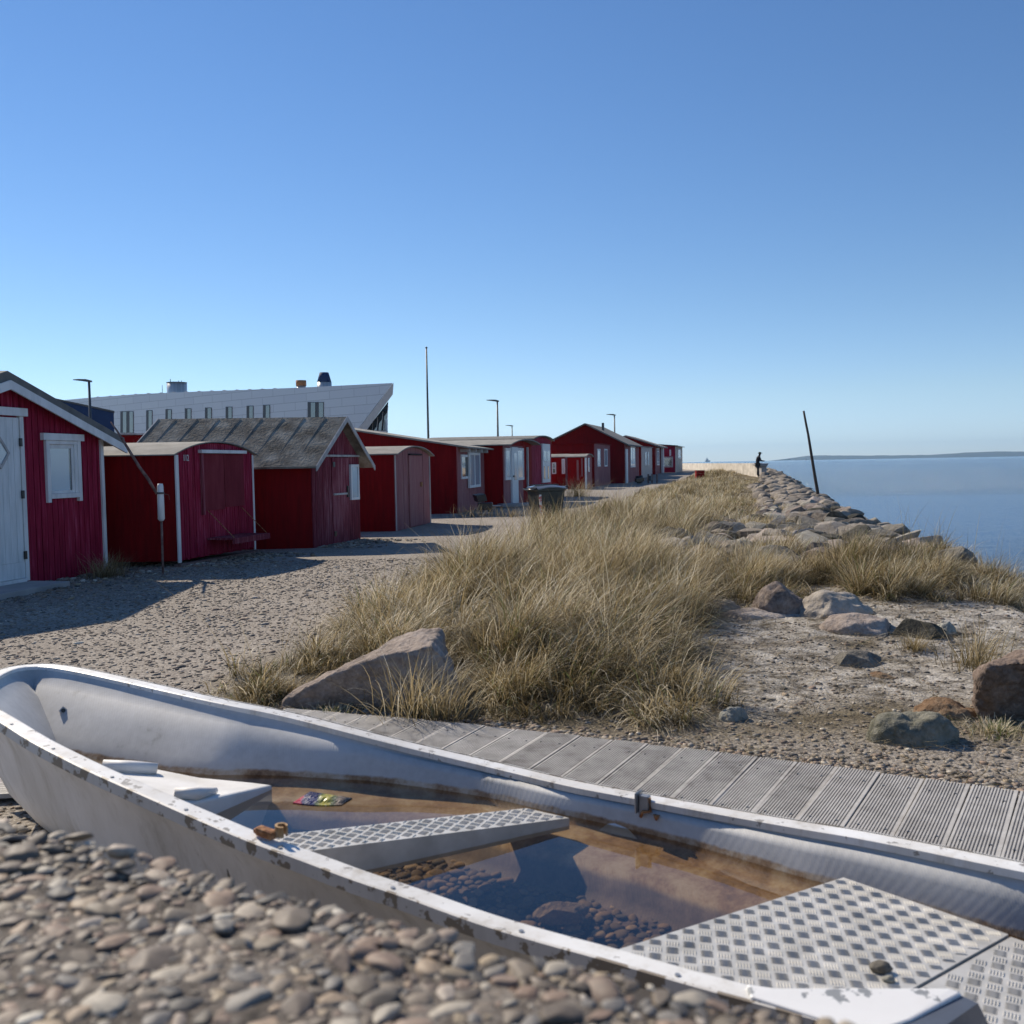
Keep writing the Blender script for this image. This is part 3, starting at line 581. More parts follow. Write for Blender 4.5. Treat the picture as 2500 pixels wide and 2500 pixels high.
# H11a/b
A11 = at_y(1566, 1163, 73.8); B11 = at_y(1592, 1158, 79.5); L = 1.4
h11 = Hut('pale_door_shed', 'small shed with pale grey double doors just right of the largest gable hut', 'hut', A11, B11, (-L, 0), .05,
          [(0, zat(1566, 1091, 73.8)), (L, zat(1566, 1089, 73.8))], 'side', M['red_side'], M['door_pale'], M['felt_light'], .3, .1, .1, .06)
h11.window(1574, 1103, 1578, 1136, .05, 1); h11.window(1581, 1103, 1584, 1136, .05, 1)
A12 = at_y(1600, 1160, 82.); B12 = at_y(1617, 1156, 88.5); L = 4.8
h12 = Hut('white_post_hut', 'distant red gable hut with pale eave, white window and white porch post', 'hut', A12, B12, (-L, 0), .2,
          [(0, zat(1600, 1088, 82.)), (L*.52, zat(1528, 1066, 82.)), (L, zat(1455, 1090, 82.))], 'side', M['red_side'], M['red_pale'], M['felt_light'], .25, .5, .3, .12)
h12.window(1602, 1094, 1608, 1136, .1, 1, off=.05, trans=(.2, .8)); h12.part('corner_post', M['white_trim'], (4.6, 5.3, .2, h12.prof[0][1]-.1, .1, .3))
A13 = at_y(1649, 1153, 90.); B13 = at_y(1666, 1152, 99.); L = 2.4
h13 = Hut('end_hut', 'last red hut of the row with flat dark roof and cream seaward front', 'hut', A13, B13, (-L, 0), .35,
          [(0, zat(1649, 1089, 90.)), (L, zat(1590, 1085, 90.))], 'side', M['red_front'], M['concrete'], M['black'], .3, .25, .25, .08)
h13.window(1655, 1096, 1661, 1120, .12, 2); h13.window(1617, 1115, 1643, 1141, .12, 1, gm='glass', fm='grey_trim', side=True); h13.part('side_window', M['white_trim'], (h13.suv(1638, 1100)[0], h13.suv(1634, 1100)[0], zat(1635, 1113, 90), zat(1635, 1098, 90), .01, .08, 0, h13.sd))
# shed between hut 1 and 2
A14 = at_y(372, 1150, 22); B14 = at_y(395, 1150, 24.5)
h14 = Hut('hidden_shed', 'dark red shed with pale roof edge, just visible behind the wagon hut', 'shed', A14, B14, (-2.6, 0), -.05,
          [(0, zat(372, 1062, 22)), (2.6, zat(268, 1060, 22))], 'side', M['red_side'], M['red_side'], M['grey_trim'], .1, .08, .08, .04, group=None)
# ------------------------------------------------------------------ modern building
y0, y1 = 92., 128.
def bp(px, py, back=0.):
    # facade line: prow (px 958, y0) to (px 150, y1)
    p0 = at_y(958, 935, y0); p1 = at_y(150, 980, y1); d = (p1-p0)[:2]; n = np.array([-d[1], d[0]]); n /= np.linalg.norm(n)
    if n[1] < 0: n = -n
    r = ray(px, py); t = (n@p0[:2])/(n@r[:2]); p = O+r*t; n = ray(925, 1000)[:2]*1.0; n /= np.linalg.norm(n); return np.array([p[0]+n[0]*back, p[1]+n[1]*back, p[2]])
M['panel'], nt, b = newmat('cladding_panels')
br = nt.nodes.new('ShaderNodeTexBrick'); br.inputs['Color1'].default_value = (.56, .57, .60, 1); br.inputs['Color2'].default_value = (.60, .61, .63, 1); br.inputs['Mortar'].default_value = (.40, .41, .43, 1)
br.inputs['Scale'].default_value = 1; br.inputs['Mortar Size'].default_value = .03; br.inputs['Brick Width'].default_value = 3.4; br.inputs['Row Height'].default_value = .85
br.inputs['Bias'].default_value = 0
tc = nt.nodes.new('ShaderNodeTexCoord'); sx = nt.nodes.new('ShaderNodeSeparateXYZ'); cx = nt.nodes.new('ShaderNodeCombineXYZ')
nt.links.new(tc.outputs['Object'], sx.inputs[0]); nt.links.new(math_(nt, 'MULTIPLY', sx.outputs[0], 1.2), cx.inputs[0]); nt.links.new(math_(nt, 'ADD', sx.outputs[2], math_(nt, 'MULTIPLY', sx.outputs[0], -.01)), cx.inputs[1]); nt.links.new(cx.outputs[0], br.inputs['Vector'])
nt.links.new(br.outputs['Color'], b.inputs['Base Color']); b.inputs['Roughness'].default_value = .35; b.inputs['Metallic'].default_value = .2
M['panel_edge'] = pm('cladding_edge', [(.3, (.46, .44, .41)), (.7, (.54, .52, .49))], 3, rough=.5)
base = bp(958, 935); bld = empty('modern_building', (base[0], base[1], 0), 'long pale panelled modern building with slanting prow end rising behind the huts', 'building')
mb = MB()
top = [(110, 981), (229, 970), (340, 962), (480, 956), (620, 951), (760, 945), (858, 940), (958.6, 935)]
rg = [bp(*q) for q in top]+[bp(871, 1052), bp(871, 1130), bp(110, 1130)]
n = len(rg); bk = [bp(*q, 12.) for q in top]+[bp(871, 1052, 12.), bp(871, 1130, 12.), bp(110, 1130, 12.)]
mb.add(rg+bk, [tuple(range(n)), tuple(range(n, 2*n))[::-1]]+[(i, (i+1) % n, n+(i+1) % n, n+i) for i in range(n)]); mb.build('wall', M['panel'], bld)
mb = MB()   # slanted end blade
def slab(mb, q, b0, b1, mi=0):
    a = [bp(x, y, b0) for x, y in q]; c = [bp(x, y, b1) for x, y in q]; n = len(q)
    mb.add(a+c, [tuple(range(n)), tuple(range(n, 2*n))[::-1]]+[(i, (i+1) % n, n+(i+1) % n, n+i) for i in range(n)], mi)
slab(mb, [(961, 934.5), (959, 963), (893, 1053), (871, 1053)], -.12, -.02); mb.build('end_blade', M['panel_edge'], bld)
mb = MB(); slab(mb, [(948, 979), (945, 1050), (893, 1051)], .6, 10.); mb.build('glazed_end', M['glass'], bld)
mb = MB()
for k in range(4):
    x = 908+k*11; slab(mb, [(x, 1051), (x+1.2, 1051), (x+1.2+(k+1)*1.5, 1030-k*13), (x+(k+1)*1.5, 1030-k*13)], .45, .58)
mb.build('mullion', M['panel_edge'], bld)
mb = MB(); slab(mb, [(871, 1052), (947, 1052), (946, 1130), (871, 1130)], -.3, 11.); mb.build('lower_storey', M['panel_edge'], bld)
mb = MB(); slab(mb, [(941, 1023), (946.5, 1023), (946.5, 1052), (941, 1052)], -.2, .4); mb.build('balcony_screen', M['glass_pale'], bld)
mb = MB()
for k in range(15):
    x = 225+k*31; y = np.interp(x, [p[0] for p in top], [p[1] for p in top]); slab(mb, [(x, y+.5), (x+22, y-1.2+.5), (x+10, y-3.4)], .6, 11.)
mb.build('roof_ridge', M['panel_edge'], bld)
for x0, x1, ya, yb in [(294, 326, 1004, 1057), (357, 372, 1001.5, 1057), (404, 419, 999, 1040), (451.5, 467, 997, 1040), (500.5, 516.5, 995, 1040), (551, 567, 993, 1040), (602, 618.5, 990.5, 1040), (642, 659, 988.5, 1040), (751, 790, 981.5, 1040)]:
    mb = MB(); slab(mb, [(x0, ya), (x1, ya), (x1, yb), (x0, yb)], -.06, .05); o = mb.build('window', M['pole'], bld)
    g = MB(); k = 2 if x1-x0 > 25 else 1; w_ = (x1-x0)/k
    for j in range(k): slab(g, [(x0+w_*j+w_*.42, ya+1.5), (x0+w_*(j+1)-1, ya+1.5), (x0+w_*(j+1)-1, yb-1), (x0+w_*j+w_*.42, yb-1)], -.09, -.062)
    g.build('pane', M['glass'], o)
def cyl(name, x0, x1, ya, yb, mat, label, cat, back=3.2, cone=0, segs=24):
    a = bp(x0, yb, back); c = bp(x1, yb, back); r = (x1-x0)/2*.97*a[1]/FPX; ctr = (a+c)/2; zt = bp((x0+x1)/2, ya, back)[2]
    mb = MB(); mb.tube([(ctr[0], ctr[1], ctr[2]-1.2), (ctr[0], ctr[1], zt)], r, segs); return mb, ctr, r, zt
mb, ctr, r, zt = cyl('t', 395, 443, 929, 964, None, '', ''); M['tank'] = pm('tank_metal', [(.35, (.42, .43, .42)), (.6, (.58, .58, .57))], 1.2, (6, 6, .1), .35, .5)
rt = empty('roof_tank', (ctr[0], ctr[1], ctr[2]), 'wide pale ribbed cylinder with thin aerials on the left of the modern roof', 'roof tank'); mb.build('tank_body', M['tank'], rt, True)
mb = MB(); mb.tube([(ctr[0], ctr[1], zt), (ctr[0], ctr[1], zt+.06)], r*1.03, 24)
mb.build('rim', M['pole'], rt)
mb = MB(); p = bp(405, 940, 2.6); mb.tube([(p[0], p[1], ctr[2]), (p[0], p[1], zt+.5)], .04, 6)
for q in (.2, .5): mb.tube([(ctr[0]+q*r, ctr[1], zt), (ctr[0]+q*r, ctr[1], zt+.3)], .03, 6)
p = bp(385, 965, 2.6); mb.tube([(p[0], p[1], ctr[2]-.8), (p[0], p[1], bp(385, 936, 2.6)[2])], .03, 6); mb.build('aerial', M['pole'], rt)
mb, ctr, r, zt = cyl('t', 718, 741, 936, 948, None, '', ''); ch = empty('chimney', (ctr[0], ctr[1], ctr[2]), 'short roof flue with rusty band, left of the cone topped one', 'chimney', 'roof flues of the modern building')
mb.build('flue', M['tank'], ch, True); zt2 = bp(730, 922, 3.2)[2]; mb = MB(); mb.tube([(ctr[0], ctr[1], zt+.01), (ctr[0], ctr[1], zt2)], r*1.12, 20); mb.build('cowl', M['rust'], ch, True)
mb, ctr, r, zt = cyl('t', 770, 806, 927, 947, None, '', ''); ch = empty('chimney', (ctr[0], ctr[1], ctr[2]), 'tall roof flue with dark blue cone cowl on the modern building', 'chimney', 'roof flues of the modern building')
mb.build('flue', M['tank'], ch, True); zt2 = bp(788, 902, 3.2)[2]; mb = MB(); mb.tube([(ctr[0], ctr[1], zt+.01), (ctr[0], ctr[1], zt2)], [r, r*.62], 20)
M['blue'] = pm('blue_cladding', [(.3, (.004, .026, .09)), (.7, (.006, .036, .12))], 2, rough=.8); mb.build('cowl', M['blue'], ch, True)
# blue building
mb = MB(); p0 = at_y(277.6, 1007.6, 75.); p1 = at_y(100, 969, 75.); zb = -.2
mb.hexa([(p1[0], 75, zb), (p0[0], 75, zb), (p0[0]*88/75-.4, 88, zb), (p1[0]*88/75, 88, zb), (p1[0], 75, p1[2]), (p0[0], 75, p0[2]), (p0[0]*88/75-.4, 88, p0[2]), (p1[0]*88/75, 88, p1[2])])
bb = empty('blue_building', (p0[0], 75, 0), 'dark blue building with sloping top behind the roof of the nearest hut', 'building'); mb.build('wall', M['blue'], bb)
mb = MB(); mb.hexa([(p1[0], 74.9, p1[2]+.01), (p0[0]+.1, 74.9, p0[2]+.01), (p0[0]*88/75-.3, 88.1, p0[2]+.01), (p1[0]*88/75, 88.1, p1[2]+.01), (p1[0], 74.9, p1[2]+.14), (p0[0]+.1, 74.9, p0[2]+.14), (p0[0]*88/75-.3, 88.1, p0[2]+.14), (p1[0]*88/75, 88.1, p1[2]+.14)]); mb.build('roof', M['pole'], bb)
# ------------------------------------------------------------------ lamps and poles
def lamp(px, py, d, arm, label):
    p = at_y(px, py, d); zt = p[2]; g = float(ground_h(p[0], d)); t = empty('street_lamp', (p[0], d, g), label, 'street lamp', 'street lamps behind the huts')
    mb = MB(); mb.tube([(p[0], d, g-.3), (p[0], d, g+1), (p[0], d, zt-.1)], [.10, .09, .055], 10); mb.build('post', M['pole'], t, True)
    s = arm; mb = MB()
    vs = [(p[0]+s*x, d+yy, zt+z) for x, w_, z in ((.12, .08, -.06), (-.1, .16, .0), (-.45, .18, .01), (-.75, .06, .0)) for yy in (-w_, w_)]
    vs2 = [(p[0]+s*x, d+yy, zt+z) for x, w_, z in ((.12, .08, -.14), (-.1, .16, -.12), (-.45, .18, -.06), (-.75, .06, -.03)) for yy in (-w_, w_)]
    fs = [(0, 1, 3, 2), (2, 3, 5, 4), (4, 5, 7, 6)]; fs += [tuple(8+i for i in f)[::-1] for f in fs]; fs += [(0, 2, 10, 8), (2, 4, 12, 10), (4, 6, 14, 12), (1, 9, 11, 3), (3, 11, 13, 5), (5, 13, 15, 7), (0, 8, 9, 1), (6, 7, 15, 14)]
    mb.add(vs+vs2, fs); mb.build('lamp_head', M['pole'], t)
lamp(217, 926, 46, 1, 'street lamp leftmost, in front of the dark blue building')
lamp(1214, 976, 66, 1, 'tall street lamp above the long arched roof, left of a lower lamp')
lamp(1250, 1038, 108, 1, 'smallest lowest street lamp just right of a taller one')
lamp(1500, 1011, 88, 1, 'street lamp above the roof of the largest gable hut')
p = at_y(1041, 851, 69); mb = MB(); fp = empty('flagpole', (p[0], 69, 0), 'tall thin bare flagpole between the modern building and the lamps', 'flagpole')
mb.tube([(p[0], 69, -.2), (p[0], 69, p[2])], [.10, .055], 10); mb.build('mast', M['pole'], fp, True); mb = MB(); mb.tube([(p[0], 69, p[2]), (p[0], 69, p[2]+.06), (p[0], 69, p[2]+.14)], [.05, .10, .03], 10); mb.build('knob', M['pole'], fp, True)
# marker pole with white float
q = G(398, 1402); t = empty('marker_pole', q, 'stick with white float and a long stick tied slanting to it, before the wagon hut', 'marker pole')
y = q[1]; mb = MB(); mb.tube([at_y(398, 1402, y)-np.array([0, 0, .1]), at_y(396, 1330, y), at_y(394, 1268, y)], .016, 8); mb.build('stake', M['stick'], t, True)
mb = MB(); a = at_y(394, 1272, y); c = at_y(391, 1181, y); mb.tube([a, a+(c-a)*.06, a+(c-a)*.5, a+(c-a)*.93, c], [.025, .045, .044, .040, .032], 14); mb.build('float', M['white_trim'], t, True)
mb = MB(); a2 = a+(c-a)*.75; mb.tube([a2-np.array([0, 0, .012]), a2+np.array([0, 0, .012])], .05, 12); mb.build('band', M['pole'], t)
mb = MB(); mb.tube([at_y(383, 1206, y-.03), at_y(362, 1170, y-.05), at_y(340, 1140, y-.1), at_y(312, 1094, y-.12), at_y(286, 1052, y-.15), at_y(270, 1030, y-.15)], [.018, .022, .02, .018, .013, .008], 8); mb.build('slanting_stick', M['stick'], t, True)
mb = MB(); mb.tube([at_y(378, 1200, y-.06), at_y(391, 1204, y-.09), at_y(412, 1208, y), at_y(414, 1220, y)], .003, 5); mb.build('cord', M['stick'], t)
# leaning pole on the dike
y = 31.; mb = MB(); g = at_y(1998, 1214, y)
mb.tube([at_y(1999, 1226, y), at_y(1996, 1200, y), at_y(1989, 1160, y), at_y(1981, 1110, y), at_y(1973, 1060, y), at_y(1967, 1030, y), at_y(1962, 1003, y)], [.058, .055, .05, .045, .038, .036, .032], 9)
tag(mb.build('leaning_pole', M['branch'], smooth=True), 'crooked bare wooden pole leaning left out of the rock revetment', 'pole')
# ------------------------------------------------------------------ concrete wall and person
w0 = at_y(1850, 1131, 72.); w1 = at_y(1660, 1131, 130.); zb = .05
t = empty('sea_wall', (w0[0], w0[1], zb), 'long pale concrete sea wall at the end of the path where a person leans', 'wall')
mb = MB(); d = (w1-w0)[:2]; Lw = np.linalg.norm(d); d /= Lw; nn = np.array([d[1], -d[0]])
ns_ = 9
for k in range(ns_):
    a, c = k*Lw/ns_+.02, (k+1)*Lw/ns_-.02; za = w0[2]+(w1[2]-w0[2])*a/Lw; zc = w0[2]+(w1[2]-w0[2])*c/Lw
    pa, pc = w0[:2]+d*a, w0[:2]+d*c; mb.hexa([(*pa, zb), (*pc, zb), (*(pc+nn*.35), zb), (*(pa+nn*.35), zb), (*pa, za), (*pc, zc), (*(pc+nn*.35), zc), (*(pa+nn*.35), za)])
mb.build('wall_segment', M['concrete'], t)
pa, pc = at_y(1859, 1140, 71.2), at_y(1872, 1140, 71.2); zt = at_y(1865, 1134, 71.2)[2]
mb = MB(); mb.hexa([(pa[0], 71.2, 0), (pc[0], 71.2, 0), (pc[0], 73, 0), (pa[0], 73, 0), (pa[0], 71.2, zt-.06), (pc[0]-.03, 71.2, zt-.06), (pc[0]-.03, 73, zt-.06), (pa[0], 73, zt-.06)])
mb.build('pier', M['concrete_grey'], t, bevel=.02)
mb = MB(); x0, x1 = at_y(1853, 1134, 71.1)[0], at_y(1877, 1134, 71.1)[0]; mb.hexa([(x0, 71.1, zt-.05), (x1-.14, 71.1, zt-.18), (x1-.14, 73.1, zt-.18), (x0, 73.1, zt-.05), (x0, 71.1, zt+.08), (x1, 71.1, zt+.08), (x1, 73.1, zt+.08), (x0, 73.1, zt+.08)])
mb.build('coping', M['concrete_grey'], t, bevel=.02)
def skinned(name, verts, edges, rads, mat, parent=None, sub=2):
    me = bpy.data.meshes.new(name); off = wloc(parent) if parent else Vector((0, 0, 0)); me.from_pydata([tuple(Vector(v)-off) for v in verts], edges, []); o = bpy.data.objects.new(name, me); COL.objects.link(o)
    if parent: o.parent = parent
    sk_ = o.modifiers.new('skin', 'SKIN'); sv = me.skin_vertices[0].data
    for i, r in enumerate(rads): sv[i].radius = (r, r)
    sv[0].use_root = True; sk_.use_smooth_shade = True
    if sub: s_ = o.modifiers.new('sub', 'SUBSURF'); s_.levels = sub; s_.render_levels = sub
    me.materials.append(mat); return o
M['jacket'] = pm('dark_jacket', [(.3, (.008, .008, .014)), (.7, (.02, .02, .03))], 8, rough=.9)
M['trousers'] = pm('dark_trousers', [(.3, (.014, .018, .022)), (.7, (.03, .035, .04))], 8, rough=.9)
M['skin'] = pm('skin', [(.3, (.30, .17, .12)), (.7, (.36, .21, .15))], 8, rough=.6)
M['cap'] = pm('olive_cap', [(.3, (.05, .06, .035)), (.7, (.08, .09, .05))], 8, rough=.9)
yp = 70.6; pg = at_y(1852, 1162.5, yp); px_, pz = pg[0], pg[2]
pe = empty('person', (px_, yp, pz), 'person in dark jacket and cap leaning forearms on the end of the sea wall', 'person')
B_ = lambda x, y, z: (px_+x, yp+y, pz+z)
V_ = [B_(-.08, 0, .95), B_(-.06, 0, 1.12), B_(-.01, 0, 1.32), B_(.04, 0, 1.45), B_(.07, 0, 1.53), B_(.10, 0, 1.64), B_(.10, 0, 1.72),
      B_(-.08, -.09, .88), B_(-.06, -.10, .48), B_(-.12, -.10, .09), B_(.04, -.11, .04), B_(-.08, .09, .88), B_(-.01, .11, .48), B_(.03, .12, .09), B_(.18, .13, .04),
      B_(.03, -.19, 1.40), B_(.12, -.22, 1.17), B_(.33, -.18, 1.12), B_(.41, -.16, 1.13), B_(.03, .19, 1.40), B_(.14, .22, 1.17), B_(.35, .18, 1.12), B_(.43, .15, 1.13)]
E_ = [(0, 1), (1, 2), (2, 3), (3, 4), (4, 5), (5, 6), (0, 7), (7, 8), (8, 9), (9, 10), (0, 11), (11, 12), (12, 13), (13, 14), (3, 15), (15, 16), (16, 17), (17, 18), (3, 19), (19, 20), (20, 21), (21, 22)]
R_ = [.16, .16, .18, .13, .065, .095, .085, .10, .07, .05, .045, .10, .07, .05, .045, .075, .055, .042, .04, .075, .055, .042, .04]
body = skinned('body', V_, E_, R_, M['jacket'], pe)
ld = [(0, 1), (1, 2), (2, 3)]
skinned('trousers', [B_(-.08, 0, .93), V_[7], V_[8], (V_[9][0], V_[9][1], V_[9][2]+.02), V_[11], V_[12], (V_[13][0], V_[13][1], V_[13][2]+.02)], [(0, 1), (1, 2), (2, 3), (0, 4), (4, 5), (5, 6)], [.165, .112, .082, .065, .112, .082, .065], M['trousers'], pe)
skinned('face', [B_(.10, 0, 1.60), B_(.125, 0, 1.68), B_(.12, 0, 1.72)], [(0, 1), (1, 2)], [.07, .092, .08], M['skin'], pe)
mb = MB(); mb.tube([B_(.09, 0, 1.66), B_(.10, 0, 1.72), B_(.10, 0, 1.78), B_(.10, 0, 1.80)], [.112, .115, .09, .03], 14)
mb.box(B_(.22, 0, 1.715), .13, .16, .02); mb.build('cap', M['cap'], pe, True)
# red crate
q = G(1710, 1172); t = empty('red_box', q, 'dark red wooden box standing in the grass right of the last hut', 'box')
x0, x1 = at_y(1700, 1150, q[1])[0], at_y(1720, 1150, q[1])[0]; zt = at_y(1710, 1149, q[1])[2]
mb = MB(); y = q[1]
for k in range(4):
    z0 = q[2]-.1+(zt-q[2]+.1)*k/4; z1 = q[2]-.1+(zt-q[2]+.1)*(k+1)/4-.015
    mb.box(((x0+x1)/2, y, (z0+z1)/2), x1-x0, .03, z1-z0); mb.box(((x0+x1)/2, y+.5, (z0+z1)/2), x1-x0, .03, z1-z0)
    mb.box((x0+.015, y+.25, (z0+z1)/2), .03, .465, z1-z0); mb.box((x1-.015, y+.25, (z0+z1)/2), .03, .465, z1-z0)
mb.build('box_sides', M['red_bright'], t)
mb = MB(); mb.box(((x0+x1)/2, y+.25, zt+.015), x1-x0+.05, .58, .03); mb.build('lid', M['red_side'], t)
# ------------------------------------------------------------------ wheelie bin
yb_ = 19.6; q = at_y(1335, 1292, yb_); gx = q[0]; gz = float(ground_h(gx, yb_)); zt = at_y(1335, 1187, yb_)[2]
t = empty('wheelie_bin', (gx, yb_, gz), 'black wheelie bin with glossy curved lid standing at the edge of the grass', 'bin')
rz = math.radians(28); ex = np.array([math.cos(rz), math.sin(rz)]); ey = np.array([-math.sin(rz), math.cos(rz)])
def bl(x, y, z): p = np.array([gx, yb_])+ex*x*.88+ey*y*.88; return (p[0], p[1], z)
mb = MB(); H = zt
mb.hexa([bl(-.27, -.22, gz+.05), bl(.25, -.22, gz+.05), bl(.25, .22, gz+.05), bl(-.27, .22, gz+.05), bl(-.36, -.28, H-.10), bl(.34, -.28, H-.10), bl(.34, .28, H-.10), bl(-.36, .28, H-.10)])
mb.hexa([bl(-.385, -.30, H-.10), bl(.36, -.30, H-.10), bl(.36, .30, H-.10), bl(-.385, .30, H-.10), bl(-.39, -.305, H-.03), bl(.365, -.305, H-.03), bl(.365, .305, H-.03), bl(-.39, .305, H-.03)])
for xx in (-.15, .15): mb.box(bl(xx, -.262, (gz+H)/2), .03, .02, (H-gz)*.7, rz)
mb.build('bin_body', M['bin_body'], t, bevel=.012)
mb = MB(); n = 8; vs = []
for i in range(n+1):
    x = -.40+.80*i/n; zz = H-.025+.04*math.sin(math.pi*min(1, i/n*1.05+.0))*1.0
    for yy, dz in ((-.32, -.02), (-.22, .012), (.22, .012), (.32, -.02)): vs.append(bl(x, yy, zz+dz))
k = len(vs); vs += [(a, b_, c-.02) for a, b_, c in vs]
fs = [(i*4+j, i*4+j+1, i*4+j+5, i*4+j+4) for i in range(n) for j in range(3)]; fs += [tuple(k+a for a in f)[::-1] for f in fs]
fs += [(i*4, i*4+4, k+i*4+4, k+i*4) for i in range(n)]+[(i*4+3, k+i*4+3, k+i*4+7, i*4+7) for i in range(n)]+[(j, k+j, k+j+1, j+1) for j in range(3)]+[(n*4+j, n*4+j+1, k+n*4+j+1, k+n*4+j) for j in range(3)]
M['lid'] = pm('glossy_sky_tint_lid', [(.3, (.11, .125, .15)), (.7, (.16, .18, .21))], 6, rough=.14); mb.add(vs, fs); lid = mb.build('lid', M['lid'], t)  # raised bluish base paints a sky reflection onto the lid
mb = MB()
for yy in (-.12, .02, .16): mb.box(bl(-.05, yy, H+.03), .55, .025, .02, rz)
mb.build('lid_rib', M['black'], lid)
mb = MB(); mb.tube([bl(-.40, -.26, H-.03), bl(-.47, -.26, H-.06), bl(-.47, .26, H-.06), bl(-.40, .26, H-.03)], .016, 8); mb.build('handle', M['black'], t, True)
mb = MB(); mb.tube([bl(.38, -.26, H), bl(.44, -.26, H-.02), bl(.44, .26, H-.02), bl(.38, .26, H)], .016, 8); mb.build('handle', M['black'], t, True)
for s_ in (-1, 1):
    mb = MB(); c = np.array(bl(.27, s_*.27, gz+.1)); mb.tube([c-np.array([*ey, 0])*.025, c+np.array([*ey, 0])*.025], .1, 18); mb.build('wheel', M['black'], t)
M['sticker'] = pm('sticker', [(.46, (.75, .75, .73)), (.5, (.55, .10, .08)), (.54, (.55, .10, .08)), (.58, (.75, .75, .73))], 9, (1, 1, 2), .5)
mb = MB(); mb.hexa([bl(-.352, -.262, H-.16), bl(-.30, -.272, H-.16), bl(-.30, -.29, H-.16), bl(-.356, -.28, H-.16), bl(-.29, -.215, gz+.25), bl(-.25, -.225, gz+.25), bl(-.25, -.25, gz+.25), bl(-.295, -.24, gz+.25)])
mb.build('sticker', M['sticker'], t)
# ------------------------------------------------------------------ grill
q = G(1182, 1258); y = q[1]; t = empty('barbecue_grill', q, 'black barbecue with raised rectangular hood and side shelf before the pale fronted hut', 'grill')
gp = lambda px, py, dy=0: at_y(px, py, y+dy)
mb = MB(); a, b_, c, d_ = gp(1162, 1210), gp(1185, 1206), gp(1190, 1223), gp(1168, 1227)
off = np.array([-.12, .35, .02]); mb.hexa([a, b_, c, d_, a+off, b_+off, c+off, d_+off]); mb.build('hood', M['black'], t, bevel=.01)
mb = MB(); e = gp(1180, 1238); mb.box(e+np.array([.05, .15, .02]), .42, .45, .2); mb.build('fire_box', M['black'], t, bevel=.02)
mb = MB()
for x_, yy, tx in ((1172, 0, 1176), (1196, 0, 1190), (1174, .4, 1178), (1199, .4, 1192)): mb.tube([gp(x_, 1262, yy), gp(tx, 1236, yy)], .014, 6)
mb.build('leg', M['black'], t)
mb = MB(); mb.box(gp(1210, 1235)+np.array([0, .15, 0]), .32, .35, .025); mb.build('side_shelf', M['metal'], t)
mb = MB(); mb.tube([gp(1211, 1236), gp(1215, 1255)], .012, 6); mb.tube([gp(1203, 1236), gp(1197, 1252)], .012, 6); mb.build('leg', M['black'], t)
mb = MB(); mb.box(gp(1184, 1252)+np.array([0, .1, 0]), .3, .3, .03); mb.build('rack', M['metal'], t)
# clutter by the big hut
for px, py, wdt, hgt, lab, nm, mat in [(1570, 1180, 34, 26, 'dark heap of fishing gear and crates beside the pale door shed', 'gear_heap', 'black')]:
    q = G(px, py+3); t = empty(nm, q, lab, 'gear heap'); s = q[1]/FPX
    for k in range(9):
        mb = MB(); a = np.array([q[0]+random.uniform(-.5, .5)*wdt*s, q[1]+random.uniform(-.5, .8), q[2]+random.uniform(.05, .6)*hgt*s])
        if k % 2: mb.box(a, random.uniform(.25, .45), .3, random.uniform(.2, .4), random.random()); mb.build('crate', M['black'], t, bevel=.02)
        else: mb.tube([a, a+np.array([.0, .05, .3])], [.16, .12], 10); mb.build('buoy', M['grey_trim'] if k == 0 else M['black'], t)
for px, nm in ((1583, 'left'), (1592, 'middle'), (1604, 'right')):
    q = G(px, 1180); mb = MB(); mb.tube([q-np.array([0, 0, .1]), q+np.array([0, 0, .62])], .055, 8); tag(mb.build('fence_post', M['stick']), 'short weathered post right of the dark gear heap', 'post', 'short posts beside the gear heap')
# ------------------------------------------------------------------ boat
def curve(pts, n, chaik=2):
    P = np.array(pts, float)
    for _ in range(chaik):
        Q = [P[0]]
        for a, c in zip(P[:-1], P[1:]): Q += [a*.75+c*.25, a*.25+c*.75]
        P = np.array(Q+[P[-1]])
    s = np.concatenate([[0], np.cumsum(np.linalg.norm(np.diff(P, axis=0), axis=1))]); t = np.linspace(0, s[-1], n)
    return np.stack([np.interp(t, s, P[:, i]) for i in range(3)], 1)
def normals(P):     # inward-pointing 2D normals (curve runs near side stern -> bow -> far side stern)
    T = np.gradient(P[:, :2], axis=0); T /= np.linalg.norm(T, axis=1)[:, None]+1e-9
    N = np.stack([T[:, 1], -T[:, 0]], 1)
    for _ in range(3): N[1:-1] = (N[:-2]+N[1:-1]*2+N[2:])/4
    return N/np.linalg.norm(N, axis=1)[:, None]
near = [(-62, 1690, .83), (-45, 1706, .83), (0, 1734, .835), (47, 1761, .84), (116, 1804, .85), (186, 1839, .86), (251, 1871, .87), (396, 1934, .89), (559, 2004, .91), (666, 2048, .925), (762, 2080, .94), (897, 2131, .95), (1031, 2173, .96), (1181, 2228, .965), (1347, 2277, .965), (1507, 2318, .96), (1700, 2374, .955), (1831, 2408, .95), (2225, 2512, .95)]
far = [(-62, 1690, .83), (-55, 1662, .85), (0, 1633, .87), (70, 1621, .88), (140, 1622, .88), (233, 1638, .885), (373, 1669, .90), (559, 1711, .93), (699, 1736, .96), (890, 1785, 1.0), (1014, 1816, 1.03), (1221, 1864, 1.06), (1400, 1907, 1.06), (1500, 1925, 1.055), (1733, 1968, 1.05), (1976, 2010, 1.03), (2121, 2032, 1.02), (2458, 2100, 1.0), (2620, 2132, 1.0), (2790, 2168, 1.0)]
NP = [drop(*p) for p in near]; FP_ = np.array([drop(*p) for p in far])
nf = normals(FP_); FI = FP_.copy(); FI[1:, :2] += nf[1:]*.045; FI[0] = FP_[0]
